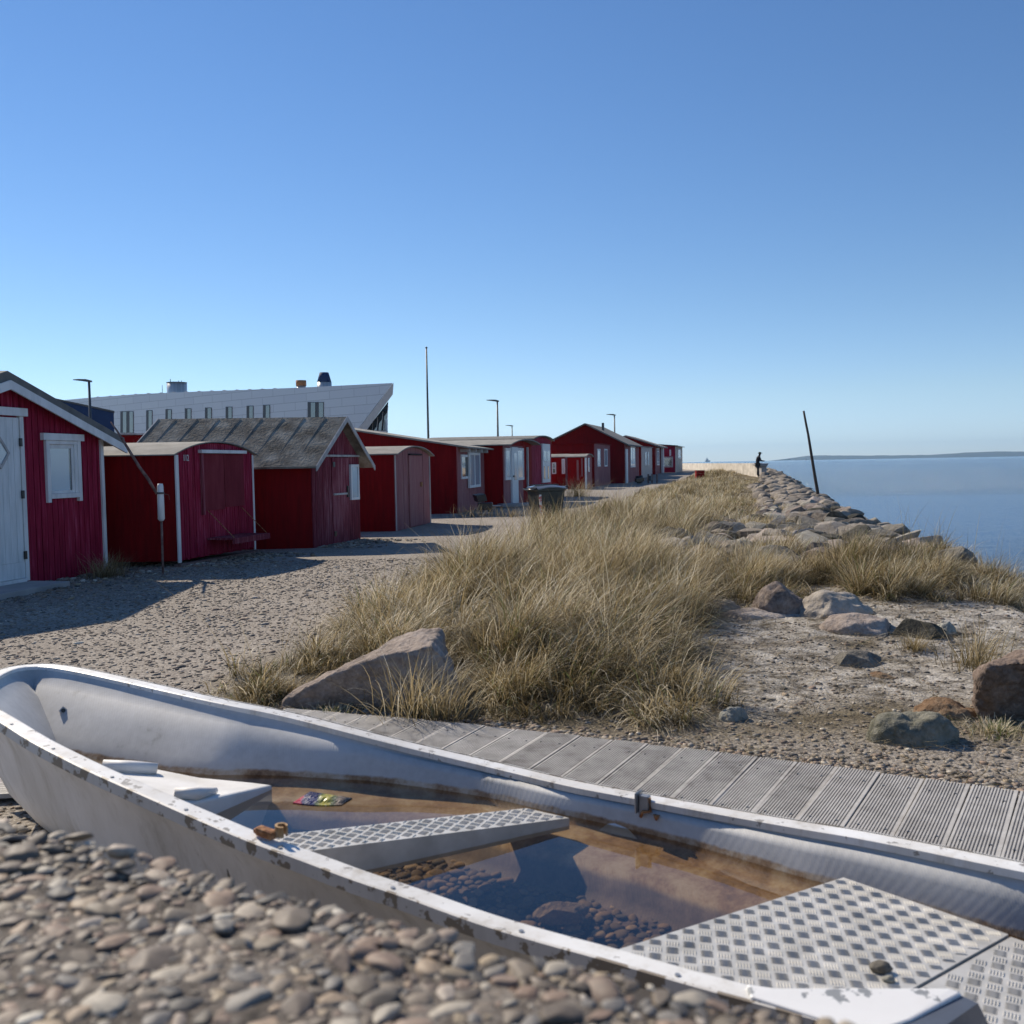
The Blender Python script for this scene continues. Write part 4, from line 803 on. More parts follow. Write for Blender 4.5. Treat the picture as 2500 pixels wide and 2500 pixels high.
ring = curve(list(NP[::-1])+[(NP[0]*.5+FI[1]*.5)]+list(FI[2:]), 170, 2)
RN = normals(ring); nR = len(ring); ctr = ring[:, :2].mean(0)
if np.mean(np.einsum('ij,ij->i', RN, ctr-ring[:, :2])) < 0: RN = -RN
ZW = CAMZ-1.15
sarc = np.linspace(0, 1, nR)
ibow = int(np.argmin([np.linalg.norm(r-NP[0]) for r in ring])); fb_ = ibow/nR
# width of wall between gunwale and water line on the far side
wl = [(530, 1893), (700, 1893), (900, 1906), (1100, 1932), (1300, 1971), (1500, 2015), (1750, 2080), (2002, 2152), (2400, 2262)]
kk = []; oo = []
for px, py in wl:
    p = drop(px, py, 1.15); dd = np.linalg.norm(ring[ibow:, :2]-p[:2], axis=1); j = int(np.argmin(dd)); kk.append((ibow+j)/(nR-1)); oo.append(float(dd[j]))
print('WL', [round(a, 2) for a in oo])
offW = np.interp(sarc, [0, .25, fb_-.10, fb_-.03, fb_+.06, kk[0]-.08]+kk, [.07, .08, .16, .26, .26, .24]+oo)
def rg(off, z):
    z = np.full(nR, z) if np.isscalar(z) else z
    return np.concatenate([ring[:, :2]+RN*np.asarray(off).reshape(-1, 1)*np.ones((nR, 1)), np.asarray(z)[:, None]], 1)
zg = ring[:, 2]
fx_ = np.interp(sarc, [0, fb_-.14, fb_-.04, fb_+.14, fb_+.26, 1], [1, 1, .12, .12, 1, 1])
inner = [rg(np.zeros(nR), zg-.004), rg(offW*.06, zg-.035), rg(offW*.28, zg*.74+ZW*.26), rg(offW*.55, zg*.5+ZW*.5), rg(offW*.82, zg*.22+ZW*.78), rg(offW, ZW), rg(offW+.008, ZW-.022), rg(offW+.03, ZW-.030), rg(offW+.03+.14*fx_, ZW-.052), rg(offW+.035+.175*fx_, ZW-.115), rg(offW+.04+.21*fx_, ZW-.135)]
mt, nt, b = newmat('hull_inside'); v = coords(nt)
sx = nt.nodes.new('ShaderNodeSeparateXYZ'); nt.links.new(v, sx.inputs[0])
hz = math_(nt, 'ADD', sx.outputs[2], math_(nt, 'MULTIPLY', math_(nt, 'SUBTRACT', noise(nt, v, 9, 6, .7), .5), .03))
blot = noise(nt, v, 7, 8, .75)
scum = ramp(nt, blot, [(.34, (.14, .08, .04)), (.45, (.32, .21, .12)), (.56, (.50, .41, .30)), (.68, (.60, .53, .44))])
deep = ramp(nt, blot, [(.38, (.045, .032, .035)), (.5, (.10, .072, .072)), (.64, (.20, .155, .145))])
paint = ramp(nt, math_(nt, 'ADD', math_(nt, 'MULTIPLY', noise(nt, v, 2.2, 5), .7), math_(nt, 'MULTIPLY', noise(nt, v, 28, 5, .7), .3)), [(.32, (.22, .22, .20)), (.40, (.42, .42, .41)), (.6, (.56, .56, .55))])
f1 = ramp(nt, hz, [(ZW+.002+.012, (1, 1, 1)), (ZW+.006+.012, (0, 0, 0))]); f2 = ramp(nt, hz, [(ZW-.085, (1, 1, 1)), (ZW-.068, (0, 0, 0))])
c = mixc(nt, f1, paint, scum); c = mixc(nt, f2, c, deep)
nt.links.new(c, b.inputs['Base Color']); b.inputs['Roughness'].default_value = .6
wvt = nt.nodes.new('ShaderNodeTexWave'); wvt.inputs['Scale'].default_value = 38; wvt.inputs['Distortion'].default_value = 1.2; nt.links.new(coords(nt, (1, 1, 1), 'Object', (0, .7, .6)), wvt.inputs['Vector'])
wv2 = nt.nodes.new('ShaderNodeTexWave'); wv2.inputs['Scale'].default_value = 46; wv2.inputs['Distortion'].default_value = 1.0; nt.links.new(coords(nt, (1, 1, 1), 'Object', (0, -.5, -.5)), wv2.inputs['Vector'])
bump(nt, b, math_(nt, 'ADD', math_(nt, 'MULTIPLY', wvt.outputs['Fac'], wv2.outputs['Fac']), math_(nt, 'MULTIPLY', noise(nt, v, 14, 5), .6)), .09, .003)
M['hull_in'] = mt
boat = empty('rowing_boat', (ctr[0], ctr[1], 0), 'weathered white rowing boat half filled with rainwater, lying beside the boardwalk', 'boat')
def loft(mb, rings, mi=0):
    n = len(rings[0]); vs = np.concatenate(rings); fs = []
    for r in range(len(rings)-1):
        for i in range(n-1): a = r*n+i; fs.append((a, a+1, a+n+1, a+n))
    mb.add(vs, fs, mi); return (len(rings)-1)*n
mb = MB(); base = loft(mb, inner); fl = inner[-1]
# floor: strips between near and far halves
def halves(R):
    a = R[:ibow+1][::-1]; c = R[ibow:]
    f = lambda X, t: np.array([np.interp(t, np.linspace(0, 1, len(X)), X[:, i]) for i in range(3)]).T
    t = np.linspace(0, 1, 60); return f(a, t), f(c, t)
a, c = halves(fl); rows = [a*(1-k)+c*k-np.array([0, 0, .02*math.sin(math.pi*k)]) for k in np.linspace(0, 1, 7)]
loft(mb, rows); mb.build('hull_inside', M['hull_in'], boat, True)
outw = lambda o: -o
zl = zg-.032
outer = [rg(-.030, zl), rg(-.018, zg-.06), rg(.01, zg*.75+.05*.25), rg(.05, zg*.42+.06*.58), rg(.09, zg*.22+.06*.78), rg(.17, np.full(nR, .055)), rg(.26, np.full(nR, .035))]
mb = MB(); loft(mb, outer); a, c = halves(outer[-1]); loft(mb, [a*(1-k)+c*k-np.array([0, 0, .02*math.sin(math.pi*k)]) for k in np.linspace(0, 1, 4)])
mb.build('hull_outside', M['hull_out'], boat, True)
g_ = [rg(.006, zg-.022), rg(.006, zg-.002), rg(.0, zg), rg(-.046, zg+.001)]
mb = MB(); loft(mb, g_); mb.build('gunwale', M['gunwale'], boat, False)
mb = MB(); loft(mb, [rg(-.0461, zg+.003), rg(-.053, zg+.002), rg(-.054, zg-.03), rg(-.03, zg-.034)]); mb.build('rubbing_strake', M['rim_side'], boat, False)
# screws on the near gunwale
for i in range(8, ibow-4, 7):
    p = rg(-.030, zg)[i]; mb = MB(); mb.tube([p-np.array([0, 0, .004]), p+np.array([0, 0, .0035])], .0055, 8); mb.build('screw', M['metal'], boat)
# transom
tn, tf = ring[0], ring[-1]; dT = (tf-tn)[:2]; dT /= np.linalg.norm(dT); nT = np.array([dT[1], -dT[0]])
if nT@(ctr-tn[:2]) > 0: nT = -nT
def tp(s, off, z): p = tn[:2]+dT*s+nT*off; return (p[0], p[1], z)
LT = np.linalg.norm((tf-tn)[:2])
mb = MB(); hz_ = [(0, tn[2]), (.16, tn[2]), (.24, CAMZ-1.06), (LT-.24, CAMZ-1.09), (LT-.16, tf[2]), (LT, tf[2])]
for (s0, z0), (s1, z1) in zip(hz_[:-1], hz_[1:]): mb.hexa([tp(s0, -.02, .05), tp(s1, -.02, .05), tp(s1, .03, .05), tp(s0, .03, .05), tp(s0, -.02, z0), tp(s1, -.02, z1), tp(s1, .03, z1), tp(s0, .03, z0)])
M['pad'] = chipped('transom_pad_paint', (.10, .12, .16), (.60, .60, .58), .60, 12, .5, (.07, .08, .10)); mb.build('transom', M['pad'], boat)
# quarter cap
cp = [drop(1822, 2405, .945), drop(1888, 2416, .945), drop(2318, 2416, .945), drop(2349, 2429, .948), drop(2225, 2494, .95), drop(2120, 2530, .95), drop(1832, 2438, .946)]
mb = MB(); n = len(cp); mb.add([p+np.array([0, 0, .004]) for p in cp]+[p-np.array([0, 0, .085]) for p in cp], [tuple(range(n)), tuple(range(n, 2*n))[::-1]]+[(i, (i+1) % n, n+(i+1) % n, n+i) for i in range(n)])
mb.build('quarter_cap', M['cap_paint'], boat, bevel=.004)
# bow platform
def solid(mb, top, zb, mi=0, dz=0):
    n = len(top); mb.add([np.array(p)+np.array([0, 0, dz]) for p in top]+[np.array([p[0], p[1], zb]) for p in top], [tuple(range(n)), tuple(range(n, 2*n))[::-1]]+[(i, (i+1) % n, n+(i+1) % n, n+i) for i in range(n)], mi)
pl = [drop(666, 1916, 1.135), drop(616, 1910, 1.13), drop(489, 1898, 1.12), drop(389, 1878, 1.10), drop(262, 1862, 1.07), drop(262, 1890, 1.06), drop(330, 1925, 1.06), drop(448, 1962, 1.07), drop(473, 1958, 1.08), drop(510, 1951, 1.09)]
mb = MB(); solid(mb, pl, ZW-.12); mb.build('bow_platform', M['plastic_white'], boat, bevel=.008)
mb = MB(); rr = [drop(250, 1870, 1.045), drop(384, 1877, 1.075)]; mb.tube([rr[0], rr[0]*.5+rr[1]*.5, rr[1]], [.022, .024, .020], 10); mb.build('moulded_rib', M['plastic_white'], boat, True)
mb = MB(); mb.tube([drop(425, 1938, 1.055), drop(480, 1938, 1.065), drop(525, 1930, 1.09)], [.018, .022, .012], 10); mb.build('moulded_rib', M['plastic_white'], boat, True)
# tread plate
mt, nt, b = newmat('tread_plate'); v = coords(nt)
nt.links.new(ramp(nt, noise(nt, v, 12, 6), [(.3, (.46, .44, .39)), (.55, (.60, .575, .52)), (.7, (.68, .655, .60))]), b.inputs['Base Color'])
b.inputs['Metallic'].default_value = .2; b.inputs['Roughness'].default_value = .42; M['tread'] = mt
def inpoly(p, q):
    r = False
    for i in range(len(q)):
        a, c = q[i], q[i-1]
        if (a[1] > p[1]) != (c[1] > p[1]) and p[0] < (c[0]-a[0])*(p[1]-a[1])/(c[1]-a[1])+a[0]: r = not r
    return r
def tread(parent, corners, name='tread_bars', pitch=.036, rot=45, sy=1.0):
    P = [np.array(c) for c in corners]; o = P[0]; ex = (P[1]-P[0]); ex /= np.linalg.norm(ex); nz_ = np.cross(P[1]-P[0], P[-1]-P[0]); nz_ /= np.linalg.norm(nz_)
    if nz_[2] < 0: nz_ = -nz_
    ey = np.cross(nz_, ex); poly = [((p-o)@ex, (p-o)@ey) for p in P]
    a = math.radians(rot); gx_, gy_ = np.array([math.cos(a), math.sin(a)]), np.array([-math.sin(a), math.cos(a)])
    mb = MB(); c0 = np.mean(poly, axis=0); R = 40
    for i in range(-R, R):
        for j in range(-R, R):
            c = c0+gx_*i*pitch+gy_*j*pitch
            if not inpoly(c, poly): continue
            d1, d2 = (gx_, gy_) if (i+j) % 2 else (gy_, gx_)
            for k in range(5):
                m_ = c+d2*(k-2)*pitch*.17
                if not (inpoly(m_+d1*pitch*.4, poly) and inpoly(m_-d1*pitch*.4, poly)): continue
                L_, Wd, H_ = pitch*.42, pitch*.055, .0024
                q = [m_-d1*L_, m_-d2*Wd, m_+d1*L_, m_+d2*Wd]; t2 = [m_-d1*L_*.6, m_+d1*L_*.6]
                w3 = lambda r, h: o+ex*r[0]+ey*r[1]+nz_*h
                mb.add([w3(x, -.0004) for x in q]+[w3(x, H_) for x in t2], [(0, 1, 4), (1, 2, 5, 4), (2, 3, 5), (3, 0, 4, 5)])
    mb.build(name, M['tread'], parent)
def coplanar(P):
    n = np.cross(P[1]-P[0], P[2]-P[0]); P[3] = P[3].copy(); P[3][2] = P[0][2]-(n[0]*(P[3][0]-P[0][0])+n[1]*(P[3][1]-P[0][1]))/n[2]; return P
th = [drop(697, 2036, 1.065), drop(1285, 1973, 1.125), drop(1390, 1997, 1.125), drop(752, 2078, 1.06)]
th[0] = th[0]-(th[1]-th[0])*.10; th[3] = th[3]-(th[2]-th[3])*.10; th = coplanar(th)
mb = MB(); solid(mb, th, ZW-.012); o = mb.build('thwart', M['tread'], boat); tread(o, th, rot=45)
mb = MB()
for k in range(2):
    pass
st = [drop(1512, 2317, 1.03), drop(2059, 2142, 1.09), drop(2462, 2281, 1.08), None]
st[3] = drop(2193, 2411, 1.025); st[3] = st[2]+(st[3]-st[2])*1.55; st[0] = st[0]-(st[1]-st[0])*.08; st = coplanar(st)
mb = MB(); solid(mb, st, ZW-.06); o = mb.build('stern_seat', M['tread'], boat); tread(o, st, rot=45)
e_ = (st[2]-st[1]); s2 = [st[3]+(st[2]-st[3])*0+e_*.012, st[2]+e_*.012, st[2]+e_*1.15, st[3]+e_*1.15]; s2 = [p-np.array([0, 0, .004]) for p in s2]
mb = MB(); solid(mb, s2, ZW-.06); o = mb.build('stern_seat', M['tread'], boat); tread(o, s2, rot=20)
# fittings
mb = MB(); c0 = drop(622, 2040, .905); al = ring[max(ibow-55, 0)]-ring[max(ibow-60, 0)]; al = al/np.linalg.norm(al); al[2] = 0
i_ = int(np.argmin(np.linalg.norm(ring[:ibow, :2]-c0[:2], axis=1))); al = ring[i_+2]-ring[i_-2]; al /= np.linalg.norm(al); pr_ = np.array([RN[i_][0], RN[i_][1], 0]); cc = ring[i_]-pr_*.012
ax_ = (al, pr_, np.array([0, 0, 1.]))
mb.box(cc+np.array([0, 0, .016])+al*.01, .056, .026, .022, ax=ax_); mb.box(cc+np.array([0, 0, .012])+al*.038, .024, .016, .014, ax=ax_)
ok = empty('rowlock', cc, None, None); ok.parent = boat; ok.location = Vector(cc)-boat.location
mb.build('plate', M['rust'], ok, bevel=.006)
mb = MB(); cr = cc-al*.024+pr_*.018+np.array([0, 0, .012]); nn_ = 14
vs = []; fs = []
for k in range(nn_):
    a = math.radians(25+310*k/(nn_-1))
    for r_, h in ((.016, 0), (.010, 0), (.010, .027), (.016, .027)): vs.append(cr+al*math.cos(a)*r_*-1+pr_*math.sin(a)*r_+np.array([0, 0, h]))
for k in range(nn_-1):
    for j in range(4): fs.append((k*4+j, k*4+(j+1) % 4, k*4+4+(j+1) % 4, k*4+4+j))
fs += [(0, 1, 2, 3), tuple((nn_-1)*4+j for j in (3, 2, 1, 0))]; mb.add(vs, fs)
M['brass'] = pm('corroded_bronze', [(.3, (.30, .16, .06)), (.55, (.52, .34, .16)), (.7, (.62, .46, .30))], 40, rough=.7, bs=.4, bd=.002); mb.build('socket', M['brass'], ok)
j_ = ibow+int(np.argmin(np.linalg.norm(ring[ibow:, :2]-drop(1586, 1945, 1.05)[:2], axis=1))); al = ring[j_+2]-ring[j_-2]; al /= np.linalg.norm(al); pr_ = np.array([RN[j_][0], RN[j_][1], 0]); cc = ring[j_]
br_ = empty('rowlock_bracket', cc, None, None); br_.parent = boat; br_.location = Vector(cc)-boat.location
mb = MB(); mb.box(cc+pr_*.004+np.array([0, 0, -.012]), .032, .022, .056, ax=(al, pr_, np.array([0, 0, 1.]))); mb.box(cc-al*.022+pr_*.006+np.array([0, 0, -.008]), .006, .045, .066, ax=(al, pr_, np.array([0, 0, 1.]))); mb.build('plate', M['metal'], br_, bevel=.003)
mb = MB(); mb.tube([cc+al*.02+pr_*.012+np.array([0, 0, .012]), cc+al*.024+pr_*.014-np.array([0, 0, .028]), cc+al*.0+pr_*.02-np.array([0, 0, .032]), cc-al*.008+pr_*.02-np.array([0, 0, .05])], .0055, 7); mb.tube([cc+al*.045+pr_*.016-np.array([0, 0, .035]), cc+al*.045+pr_*.018-np.array([0, 0, .052])], [.011, .003], 8); mb.build('hook', M['rust'], br_, True)
# bow eye
k_ = ibow+int(.10*nR/2); p = at_y(135, 1767, drop(135, 1767, .98)[1]); mb = MB()
jj_ = None; best = 9
for r_i in (2, 3):
    for q in inner[r_i][ibow:]:
        d_ = np.linalg.norm((q-O)/np.linalg.norm(q-O)-(p-O)/np.linalg.norm(p-O))
        if d_ < best: best, jj_ = d_, q
nrm = (O-jj_)/np.linalg.norm(O-jj_); mb.tube([jj_-nrm*.01, jj_+nrm*.012], .018, 4); o = mb.build('bow_eye', M['metal'], boat); mb = MB(); mb.tube([jj_+nrm*.0115, jj_+nrm*.0135], .009, 10); mb.build('hole', M['black'], o)
# water in the boat
mt = bpy.data.materials.new('bilge_water'); mt.use_nodes = True; nt = mt.node_tree; nt.nodes.remove(nt.nodes['Principled BSDF'])
ge = nt.nodes.new('ShaderNodeNewGeometry'); vm = nt.nodes.new('ShaderNodeVectorMath'); vm.operation = 'DOT_PRODUCT'; nt.links.new(ge.outputs['Normal'], vm.inputs[0]); nt.links.new(ge.outputs['Incoming'], vm.inputs[1])
fr_ = math_(nt, 'ADD', .11, math_(nt, 'MULTIPLY', .89, math_(nt, 'POWER', math_(nt, 'SUBTRACT', 1, math_(nt, 'ABSOLUTE', vm.outputs['Value'])), 5))); tr = nt.nodes.new('ShaderNodeBsdfTransparent'); tr.inputs[0].default_value = (.76, .68, .56, 1); gl = nt.nodes.new('ShaderNodeBsdfGlossy'); gl.inputs['Roughness'].default_value = .004; mx = nt.nodes.new('ShaderNodeMixShader')
nt.links.new(fr_, mx.inputs[0]); nt.links.new(tr.outputs[0], mx.inputs[1]); nt.links.new(gl.outputs[0], mx.inputs[2]); nt.links.new(mx.outputs[0], nt.nodes['Material Output'].inputs[0])
a, c = halves(rg(offW-.012, ZW)); mb = MB(); loft(mb, [a*(1-k)+c*k for k in (0, .33, .66, 1)])
wo = mb.build('rainwater', mt, smooth=True)
if wo.data.polygons[0].normal.z < 0: wo.data.flip_normals()
wo.data.update()
tag(wo, 'clear brownish rainwater standing in the white rowing boat', 'water', kind='stuff')
# pebbles in the boat
ICP = [ico(2, 50+k, .16, .55, 0, 1.0) for k in range(5)]
pos = []; FLP = [q[:2] for q in rg(offW+.17, ZW)]
for _ in range(9000):
    x, y = random.uniform(1150, 1680), random.uniform(2080, 2330)
    if random.random() < .35: x, y = random.uniform(880, 1160), random.uniform(2070, 2200)
    p = drop(x, y, 1.285)
    dd = np.min(np.linalg.norm(fl[:, :2]-p[:2], axis=1)); insd = inpoly(p[:2], FLP)
    if insd and dd > .0 and all((p[0]-q[0])**2+(p[1]-q[1])**2 > .00075 for q in pos): pos.append(p)
pos = np.array(pos); sz = rng.uniform(.009, .030, (len(pos), 1))*np.array([[1, .8, .6]])*rng.uniform(.8, 1.2, (len(pos), 3)); pos[:, 2] = ZW-.135
tag(scatter('pebbles', ICP, pos, sz, .15, M['pebble_wet']), 'wet brown pebbles lying under the rainwater in the boat', 'pebbles', kind='stuff')
V_, F_ = ico(3, 77, .25, .7, 5); q = drop(1372, 2228, 1.25)
tag(np_mesh('stone', V_*np.array([.075, .055, .05])+q, F_, M['rock_pink'], False), 'angular brown stone under the rainwater among the boat pebbles', 'stone')
for (px, py, s_, m_, lab) in [(2149, 2366, .020, 'rock_grey', 'grey brown pebble resting on the tread plate stern seat'), (2170, 2393, .011, 'rock_white', 'small pale pebble touching the larger one on the stern seat')]:
    V_, F_ = ico(3, 5+py, .2, .7); n_ = np.cross(st[1]-st[0], st[2]-st[0]); r_v = ray(px, py+s_*300); q = O+r_v*(n_@(st[0]-O))/(n_@r_v)+np.array([0, 0, s_*.45])
    tag(np_mesh('pebble', V_*s_*np.array([1.15, .8, .9])+q, F_, M[m_], True), lab, 'pebble')
# snack packet
mt, nt, b = newmat('printed_wrapper'); v = coords(nt, kind='Generated'); sx = nt.nodes.new('ShaderNodeSeparateXYZ'); nt.links.new(v, sx.inputs[0])
u_ = math_(nt, 'ADD', sx.outputs[0], math_(nt, 'MULTIPLY', math_(nt, 'SUBTRACT', noise(nt, v, 9, 4), .5), .18))
c = ramp(nt, u_, [(.0, (.42, .04, .06)), (.12, (.42, .04, .06)), (.16, (.02, .022, .08)), (.40, (.025, .025, .09)), (.45, (.12, .16, .06)), (.55, (.45, .40, .06)), (.64, (.40, .36, .08)), (.70, (.13, .16, .07)), (.80, (.26, .20, .14)), (.92, (.03, .03, .025))])
c = mixc(nt, ramp(nt, noise(nt, coords(nt, (14, 30, 1), 'Generated'), 2.2, 3), [(.60, (0, 0, 0)), (.64, (.8, .8, .8))]), c, (.72, .66, .60))
nt.links.new(c, b.inputs['Base Color']); b.inputs['Roughness'].default_value = .25
cs = [drop(x_, y_, 1.1485) for x_, y_ in ((715, 1961), (757, 1934), (826, 1938), (860, 1950), (834, 1966), (795, 1972))]
g_n, g_m = 22, 10; vs = []; a0, a1, a2, a3 = cs[0], cs[1], cs[3], cs[4]
from mathutils import noise as NZ
for i in range(g_n):
    for j in range(g_m):
        s_, t_ = i/(g_n-1), j/(g_m-1); lo = cs[0]*(1-s_)+cs[4]*s_+(cs[5]-cs[0]*.33-cs[4]*.67)*math.sin(math.pi*s_)*.5; hi = cs[1]*(1-s_)+cs[3]*s_
        p = lo*(1-t_)+hi*t_; em = (math.sin(math.pi*t_)*math.sin(math.pi*s_))**.5; h = em*(.010*math.sin(math.pi*t_)+.016*abs(NZ.noise(Vector((s_*7, t_*4, 3))))); vs.append(p+np.array([0, 0, h+.003]))
k = len(vs); vs += [np.array([p[0], p[1], ZW-.001]) for p in vs]
fs = [(i*g_m+j, i*g_m+j+1, (i+1)*g_m+j+1, (i+1)*g_m+j) for i in range(g_n-1) for j in range(g_m-1)]
mb = MB(); mb.add(vs, fs+[tuple(k+q for q in f)[::-1] for f in fs]+[(i*g_m, (i+1)*g_m, k+(i+1)*g_m, k+i*g_m) for i in range(g_n-1)]+[(i*g_m+g_m-1, k+i*g_m+g_m-1, k+(i+1)*g_m+g_m-1, (i+1)*g_m+g_m-1) for i in range(g_n-1)]+[(j, k+j, k+j+1, j+1) for j in range(g_m-1)]+[((g_n-1)*g_m+j, (g_n-1)*g_m+j+1, k+(g_n-1)*g_m+j+1, k+(g_n-1)*g_m+j) for j in range(g_m-1)])
tag(mb.build('food_packet', mt), 'crumpled colourful food packet floating in the rainwater at the bow end of the boat', 'packet')
# ------------------------------------------------------------------ boardwalk
mt, nt, b = newmat('deck_board'); v = coords(nt); oi = nt.nodes.new('ShaderNodeObjectInfo')
n = math_(nt, 'ADD', math_(nt, 'ADD', .25, math_(nt, 'MULTIPLY', noise(nt, v, 9, 7, .7), .5)), math_(nt, 'MULTIPLY', math_(nt, 'SUBTRACT', oi.outputs['Random'], .5), .12))
nt.links.new(ramp(nt, n, [(.34, (.18, .165, .145)), (.45, (.37, .35, .32)), (.58, (.50, .48, .445)), (.72, (.60, .58, .545))]), b.inputs['Base Color']); b.inputs['Roughness'].default_value = .85; bump(nt, b, noise(nt, v, 45, 6, .7), .4, .004); M['deck'] = mt
M['deck_dark'] = pm('deck_understructure', [(.3, (.02, .018, .015)), (.7, (.05, .045, .04))], 6, rough=.95)
edge = curve([at_z(700, 1728, .04), at_z(1100, 1762, .04), at_z(1500, 1806, .04), at_z(1900, 1852, .04), at_z(2450, 1926, .04), at_z(2900, 1990, .04)], 400, 2)
es = np.concatenate([[0], np.cumsum(np.linalg.norm(np.diff(edge, axis=0), axis=1))])
bw = empty('boardwalk', (edge[200][0], edge[200][1]-.6, 0), 'grey weathered boardwalk of grooved planks running past the far side of the boat', 'boardwalk')
PT = .176; s = 0; kb = 0; LB = 1.35
prof = []; ng = 13; e0_ = .009
prof.append((0, 0)); gw = (PT-.008-2*e0_)/ng
for g in range(ng):
    x = e0_+g*gw; prof += [(x, 0), (x+.0012, -.006), (x+gw*.40, -.006), (x+gw*.40+.0012, 0)]
prof.append((PT-.008, 0))
while s < es[-1]-PT:
    p = np.array([np.interp(s+PT/2, es, edge[:, i]) for i in range(3)]); p2 = np.array([np.interp(s+PT/2+.2, es, edge[:, i]) for i in range(3)]); t = (p2-p)[:2]; t /= np.linalg.norm(t)
    nb_ = np.array([t[1], -t[0]]); sk_ = t*(-.04)+nb_; sk_ /= np.linalg.norm(sk_); zt = .04+random.uniform(-.003, .003); l0 = random.uniform(-.008, .008)
    mb = MB(); n = len(prof); vs = []
    for L_ in (l0, LB):
        for x, z in prof: q = p[:2]+t*(x-PT/2)+sk_*L_; vs.append((q[0], q[1], zt+z))
    for L_ in (l0, LB):
        for x, z in ((0, -.03), (PT-.008, -.03)): q = p[:2]+t*(x-PT/2)+sk_*L_; vs.append((q[0], q[1], zt+z))
    fs = [(i, i+1, n+i+1, n+i) for i in range(n-1)]+[(0, n, 2*n+2, 2*n), (n-1, 2*n+1, 2*n+3, 2*n-1)]+[tuple(range(n))+(2*n+1, 2*n), tuple(range(n, 2*n))[::-1]+(2*n+2, 2*n+3)]
    mb.add(vs, fs)
    for L_ in (.16, .66, 1.15):
        for x in (.035, PT-.045): q = p[:2]+t*(x-PT/2)+sk_*(L_+random.uniform(-.01, .01)); mb.tube([(q[0], q[1], zt-.004), (q[0], q[1], zt+.0012)], .0055, 6, 1)
    mb.build('plank', [M['deck'], M['black']], bw)
    s += PT; kb += 1
mb = MB()
for L_ in (.08, .62, 1.25):
    for i in range(0, 399, 19):
        a, c = edge[i], edge[min(i+19, 399)]; t = (c-a)[:2]; t /= np.linalg.norm(t); nb_ = np.array([t[1], -t[0]])
        A_, C_ = a[:2]+nb_*L_, c[:2]+nb_*L_; mb.hexa([(*A_, -.12), (*C_, -.12), (*(C_+nb_*.05), -.12), (*(A_+nb_*.05), -.12), (*A_, .003), (*C_, .003), (*(C_+nb_*.05), .003), (*(A_+nb_*.05), .003)])
mb.build('joist', M['deck_dark'], bw)
t = empty('duckboard', at_z(20, 1930, 0), 'short pale slatted duckboard on the gravel left of the bow of the boat', 'duckboard'); c0 = at_z(-20, 1925, .03)
for k in range(9):
    mb = MB(); mb.box(c0+np.array([.0+.02*(k-4), .028*(k-4), .0]), .62, .021, .02, .12); mb.build('slat', M['deck'], t)
mb = MB(); mb.box(c0+np.array([-.2, 0, -.025]), .05, .26, .026, .12); mb.box(c0+np.array([.2, 0, -.025]), .05, .26, .026, .12); mb.build('bearer', M['deck_dark'], t)
# ------------------------------------------------------------------ foreground wall with pebbles
ZT = .96; e0, e1 = at_z(0, 1998, ZT), at_z(1700, 2420, ZT); dE = (e1-e0)[:2]; dE /= np.linalg.norm(dE); nE = np.array([dE[1], -dE[0]])
if nE[1] > 0: nE = -nE
wallr = empty('pebble_wall', (e0[0], e0[1], 0), 'rough concrete wall top set with exposed rounded pebbles, blurred in the foreground', 'wall')
mt, nt, b = newmat('pebbly_cement'); v = coords(nt)
nt.links.new(ramp(nt, noise(nt, v, 30, 8, .75), [(.36, (.05, .04, .03)), (.5, (.17, .14, .11)), (.66, (.34, .30, .25))]), b.inputs['Base Color']); b.inputs['Roughness'].default_value = .85; bump(nt, b, noise(nt, v, 60, 8, .75), .9, .01)
nu, nv = 260, 130; vs = []
U_, Vv = np.meshgrid(np.linspace(-1.6, 2.4, nu), np.linspace(0, 1.6, nv), indexing='ij')
PX = e0[0]+dE[0]*U_+nE[0]*Vv; PY = e0[1]+dE[1]*U_+nE[1]*Vv
ed = -.012*fbm(PX*9, PY*9, 55); rnd_ = np.clip(1-Vv/.05, 0, 1)
def wtop(x, y): return ZT-.006+.022*(fbm(x*14, y*14, 40, 3)-.44)+.03*(fbm(x*3, y*3, 41, 2)-.4)
PZ = wtop(PX, PY)-.03*rnd_**2
Vt = np.stack([PX, PY, PZ], -1).reshape(-1, 3); ii, jj = np.meshgrid(np.arange(nu-1), np.arange(nv-1), indexing='ij'); b0 = (ii*nv+jj).ravel()
np_mesh('wall_top', Vt, np.stack([b0, b0+1, b0+nv+1, b0+nv], -1), mt, True, parent=wallr)
mb = MB(); c = lambda s_, v_, z: (e0[0]+dE[0]*s_+nE[0]*v_, e0[1]+dE[1]*s_+nE[1]*v_, z)
mb.hexa([c(-1.6, 0.004, -.3), c(2.4, .004, -.3), c(2.4, 1.6, -.3), c(-1.6, 1.6, -.3), c(-1.6, .004, ZT-.06), c(2.4, .004, ZT-.06), c(2.4, 1.6, ZT-.06), c(-1.6, 1.6, ZT-.06)]); mb.build('wall_body', mt, wallr)
ICB = [ico(3, 10+k, .22, .62, 1+k % 3, 1.1) for k in range(7)]+[ico(3, 30+k, .24, .7, 6, 1.2) for k in range(5)]
cand = []; cell = {}
